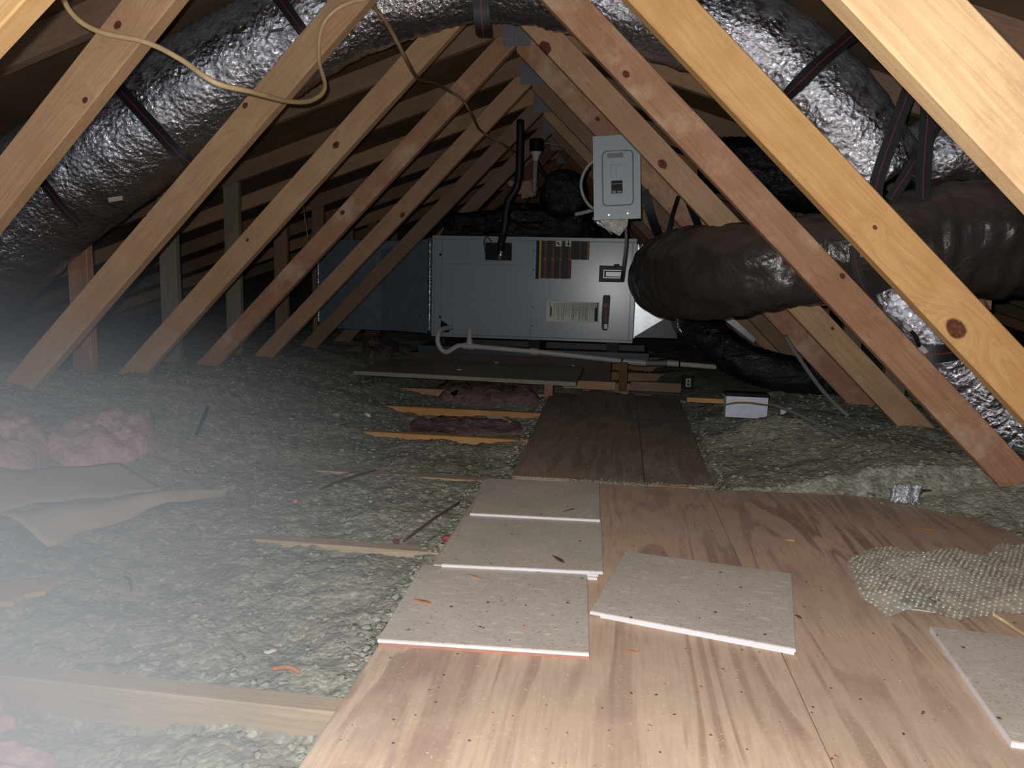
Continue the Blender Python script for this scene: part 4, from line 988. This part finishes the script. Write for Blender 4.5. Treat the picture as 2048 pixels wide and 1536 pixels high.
# shiny wrapper right
p = on(1795, 1000)
b = MB(); vs = []
for j in range(9):
    for i in range(11):
        u_, v_ = i/10, j/8; vs.append((p.x-.040+.075*u_+.012*v_, p.y-.05+.006*math.sin(u_*30+v_*5)+.012*v_, .020+.052*v_+.004*math.sin(u_*22+v_*3)))
b.add(vs, [(j*11+i, j*11+i+1, (j+1)*11+i+1, (j+1)*11+i) for j in range(8) for i in range(10)])
o = b.build('foil_wrapper', foil('striped foil wrapper', base=(.55, .58, .62), rough=.3, crinkle=.6, dust=.1, metal=.7), smooth=True); sd = o.modifiers.new('s', 'SOLIDIFY'); sd.thickness = .001; tag(o, 'small crinkled silver wrapper at the edge of the right insulation bank', 'wrapper')
p = on(1835, 990); b = MB(); lump(b, (p.x, p.y, p.z+.01), .03, .5, 0, .4); tag(b.build('scrap', 'rust', smooth=True), 'brown grey clod right behind the silver wrapper', 'scrap')
# white box half sunk in the fill
wb = thing('white_box', 'white box with a grey lid half buried in the right insulation bank', 'box', at(1493, 832, Y=2.92))
a = at(1453, 792, Y=2.90); c = at(1534, 838, Y=2.90)
MB().box((a.x, 2.90, c.z), (c.x, 2.96, a.z)).build('box_body', 'lavender', wb, bevel=.001)
MB().box((a.x-.002, 2.897, a.z), (c.x+.002, 2.965, a.z+.014)).build('lid', 'cab_dark', wb, bevel=.001)
a = at(1562, 814, Y=2.93); c = at(1582, 834, Y=2.93)
tag(MB().prism([(a.x, a.z), (c.x, a.z-.004), (a.x, c.z)], 'y', 2.93, 2.94).build('white_corner_piece', 'lavender'), 'white triangular corner sticking out right of the white box', 'box')

# pale sheet metal behind the low black duct
a = [at(1440, 633, Y=4.05), at(1462, 632, Y=4.05), at(1512, 678, Y=4.05), at(1508, 686, Y=4.05), at(1462, 650, Y=4.05)]
tag(MB().prism([(p.x, p.z) for p in a], 'y', 4.05, 4.055).build('sheet_offcut', 'galv'), 'pale sheet metal strip showing above the low black duct', 'sheet')
# whitish connectors taped on the right duct
for (px, py, r, lb) in ((1815, 655, .010, 'upper small white connector on the right silver duct'), (1846, 699, .012, 'lower small white connector on the right silver duct')):
    p = at(px, py, Y=2.19); o = MB().tube([p+V((-.01, 0, .008)), p+V((.01, 0, -.008))], r*.7, 12).build('connector', 'pvc', bevel=.002); tag(o, lb, 'connector')
o = pipe('control_wire', [at(1806, 650, Y=2.20), at(1828, 668, Y=2.19), at(1838, 690, Y=2.19), at(1848, 702, Y=2.2)], .005, 'black'); tag(o, 'black wire joining the two white connectors', 'wire')
strap([at(1840, 712, Y=2.2), at(1880, 708, Y=2.19), at(1930, 700, Y=2.2)], .05, 'black strap with red line round the right silver duct', wd=(0, .1, 1))
o = MB().prism([(p.x, p.z) for p in (at(1965, 588, Y=2.68), at(1985, 588, Y=2.68), at(1982, 620, Y=2.68))], 'y', 2.68, 2.70).build('wood_wedge', 'pine_tan'); tag(o, 'small tan wood wedge below the big dark duct at right', 'wood block')

# ------------------------------------------------------------------ bubble wrap
def bubble():
    b = MB(); pts = [(1690, 1150), (1700, 1118), (1745, 1100), (1800, 1118), (1850, 1128), (1890, 1112), (1930, 1128), (1990, 1098), (2120, 1090), (2120, 1245), (2040, 1243), (1960, 1240), (1900, 1248), (1840, 1245), (1770, 1238), (1715, 1205)]
    Q = [P(px, py, .03) for px, py in pts]; cx = .80; cy = 1.42
    import itertools
    def inside(x, y):
        c = False; n_ = len(Q)
        for i in range(n_):
            x1, y1 = Q[i]; x2, y2 = Q[(i+1) % n_]
            if (y1 > y) != (y2 > y) and x < (x2-x1)*(y-y1)/(y2-y1)+x1: c = not c
        return c
    xs_ = [q[0] for q in Q]; ys_ = [q[1] for q in Q]
    st = .0034; nx = int((max(xs_)-min(xs_))/st); ny = int((max(ys_)-min(ys_))/st)
    def folds(x, y): return .030+.024*noise.noise(V((x*9, y*7, 4)))+.012*noise.noise(V((x*21, y*24, 9)))+.010*math.sin(x*24+y*10+4*noise.noise(V((x*5, y*5, 1))))
    idx = {}
    vs = []
    for j in range(ny):
        for i in range(nx):
            x = min(xs_)+i*st; y = min(ys_)+j*st
            if not inside(x, y): continue
            h = folds(x, y)
            idx[(i, j)] = len(vs); vs.append((x, y, .0165+max(.001, h)))
    fs = []
    for (i, j) in idx:
        if all(k in idx for k in ((i+1, j), (i, j+1), (i+1, j+1))): fs.append((idx[(i, j)], idx[(i+1, j)], idx[(i+1, j+1)], idx[(i, j+1)]))
    b.add(vs, fs)
    px = .0102; rx = px*.866; row = 0; y = min(ys_)
    while y < max(ys_):
        x = min(xs_)+(row % 2)*px/2
        while x < max(xs_):
            if random.random() > .12 and inside(x, y) and inside(x+.005, y) and inside(x-.005, y):
                e_ = .003; z = .0165+max(.001, folds(x, y))
                nn = V((folds(x-e_, y)-folds(x+e_, y), folds(x, y-e_)-folds(x, y+e_), 2*e_)).normalized()
                t1_ = nn.cross(V((0, 1, 0))).normalized(); t2_ = nn.cross(t1_); R_ = .0041*random.uniform(.75, 1.05); hh = .0028*random.uniform(.4, 1.1)
                dv = [V((x, y, z))+nn*hh]; df = []
                for q_, (cr, ch) in enumerate(((.40, .90), (.72, .66), (.93, .32), (1.0, 0.0))):
                    for k in range(9):
                        a = 2*math.pi*k/9; dv.append(V((x, y, z))+(t1_*math.cos(a)+t2_*math.sin(a))*R_*cr+nn*hh*ch)
                df += [(0, 1+k, 1+(k+1) % 9) for k in range(9)]
                for q_ in range(3): df += [(1+q_*9+k, 10+q_*9+k, 10+q_*9+(k+1) % 9, 1+q_*9+(k+1) % 9) for k in range(9)]
                b.add(dv, df)
            x += px
        y += rx; row += 1
    s = NT('bubble wrap plastic'); s.b.inputs['Base Color'].default_value = lin((232, 234, 220)); s.b.inputs['Roughness'].default_value = .16; s.b.inputs['IOR'].default_value = 2.3
    s.b.inputs['Alpha'].default_value = .37; s.b.inputs['Specular IOR Level'].default_value = .8; s.b.inputs['Metallic'].default_value = 0.15
    s.bump(s.noise(s.obj(), 300, 2), .15, .001)
    return b.build('bubble_wrap', s.m, smooth=True)
tag(bubble(), 'crumpled clear bubble wrap lying on the plywood at the right edge', 'bubble wrap')
a = P(1770, 1222, .0162); c = P(1872, 1218, .0162)
br = thing('tool_blade', 'flat grey and black metal bar half covered by the bubble wrap', 'bar', (a[0], a[1], .0162))
q = [P(1788, 1214, .017), P(1868, 1225, .017), P(1878, 1212, .017), P(1800, 1203, .017)]
MB().prism(q, 'z', .0162, .0185).build('bar', 'pvc', br)
q = [P(1800, 1204, .02), P(1872, 1216, .02), P(1880, 1200, .02), P(1812, 1184, .02)]
MB().prism(q, 'z', .0187, .0225).build('grip', 'black', br, bevel=.001)
o = pipe('yellow_cord', [at(1985, 1228, z=.03), at(2010, 1243, z=.022), at(2048, 1268, z=.020), at(2090, 1292, z=.020)], .0032, 'cable'); tag(o, 'yellowish cord end coming out from under the bubble wrap', 'cord')

# ------------------------------------------------------------------ haze volumes added at the left to stand for the scattered flash
def haze(name, c, r, dens, label, rot=0):
    bm = bmesh.new(); bmesh.ops.create_icosphere(bm, subdivisions=4, radius=1); b = MB()
    b.add([v.co.copy() for v in bm.verts], [tuple(v.index for v in f.verts) for f in bm.faces]); bm.free()
    s = NT(name); t = s.t; t.nodes.remove(s.b)
    tc = s.n('ShaderNodeTexCoord'); ln = s.n('ShaderNodeVectorMath', operation='LENGTH'); s.l(tc.outputs['Object'], ln.inputs[0])
    k = s.math('MAXIMUM', s.math('SUBTRACT', 1.0, ln.outputs['Value']), 0.0)
    k = s.math('MULTIPLY', s.math('MULTIPLY', k, k), dens)
    sc = s.n('ShaderNodeVolumeScatter'); sc.inputs['Color'].default_value = (.76, .87, 1, 1); sc.inputs['Anisotropy'].default_value = -.1
    s.l(k, sc.inputs['Density']); s.l(sc.outputs[0], t.nodes['Material Output'].inputs['Volume'])
    o = b.build(name, s.m, smooth=True); o.location = c; o.scale = r; o.rotation_euler = (0, 0, rot)
    return tag(o, label, 'haze', kind='stuff')
haze('flash_haze', (-.94, .70, .02), (.92, 1.30, .70), 2.1, 'pale bluish added haze of scattered flash over the insulation along the whole left side', .35)
haze('flash_haze', (-.60, .50, -.02), (.46, .55, .36), 3.0, 'denser whitish added haze of scattered flash low over the nearest joist, bottom left corner', .2)
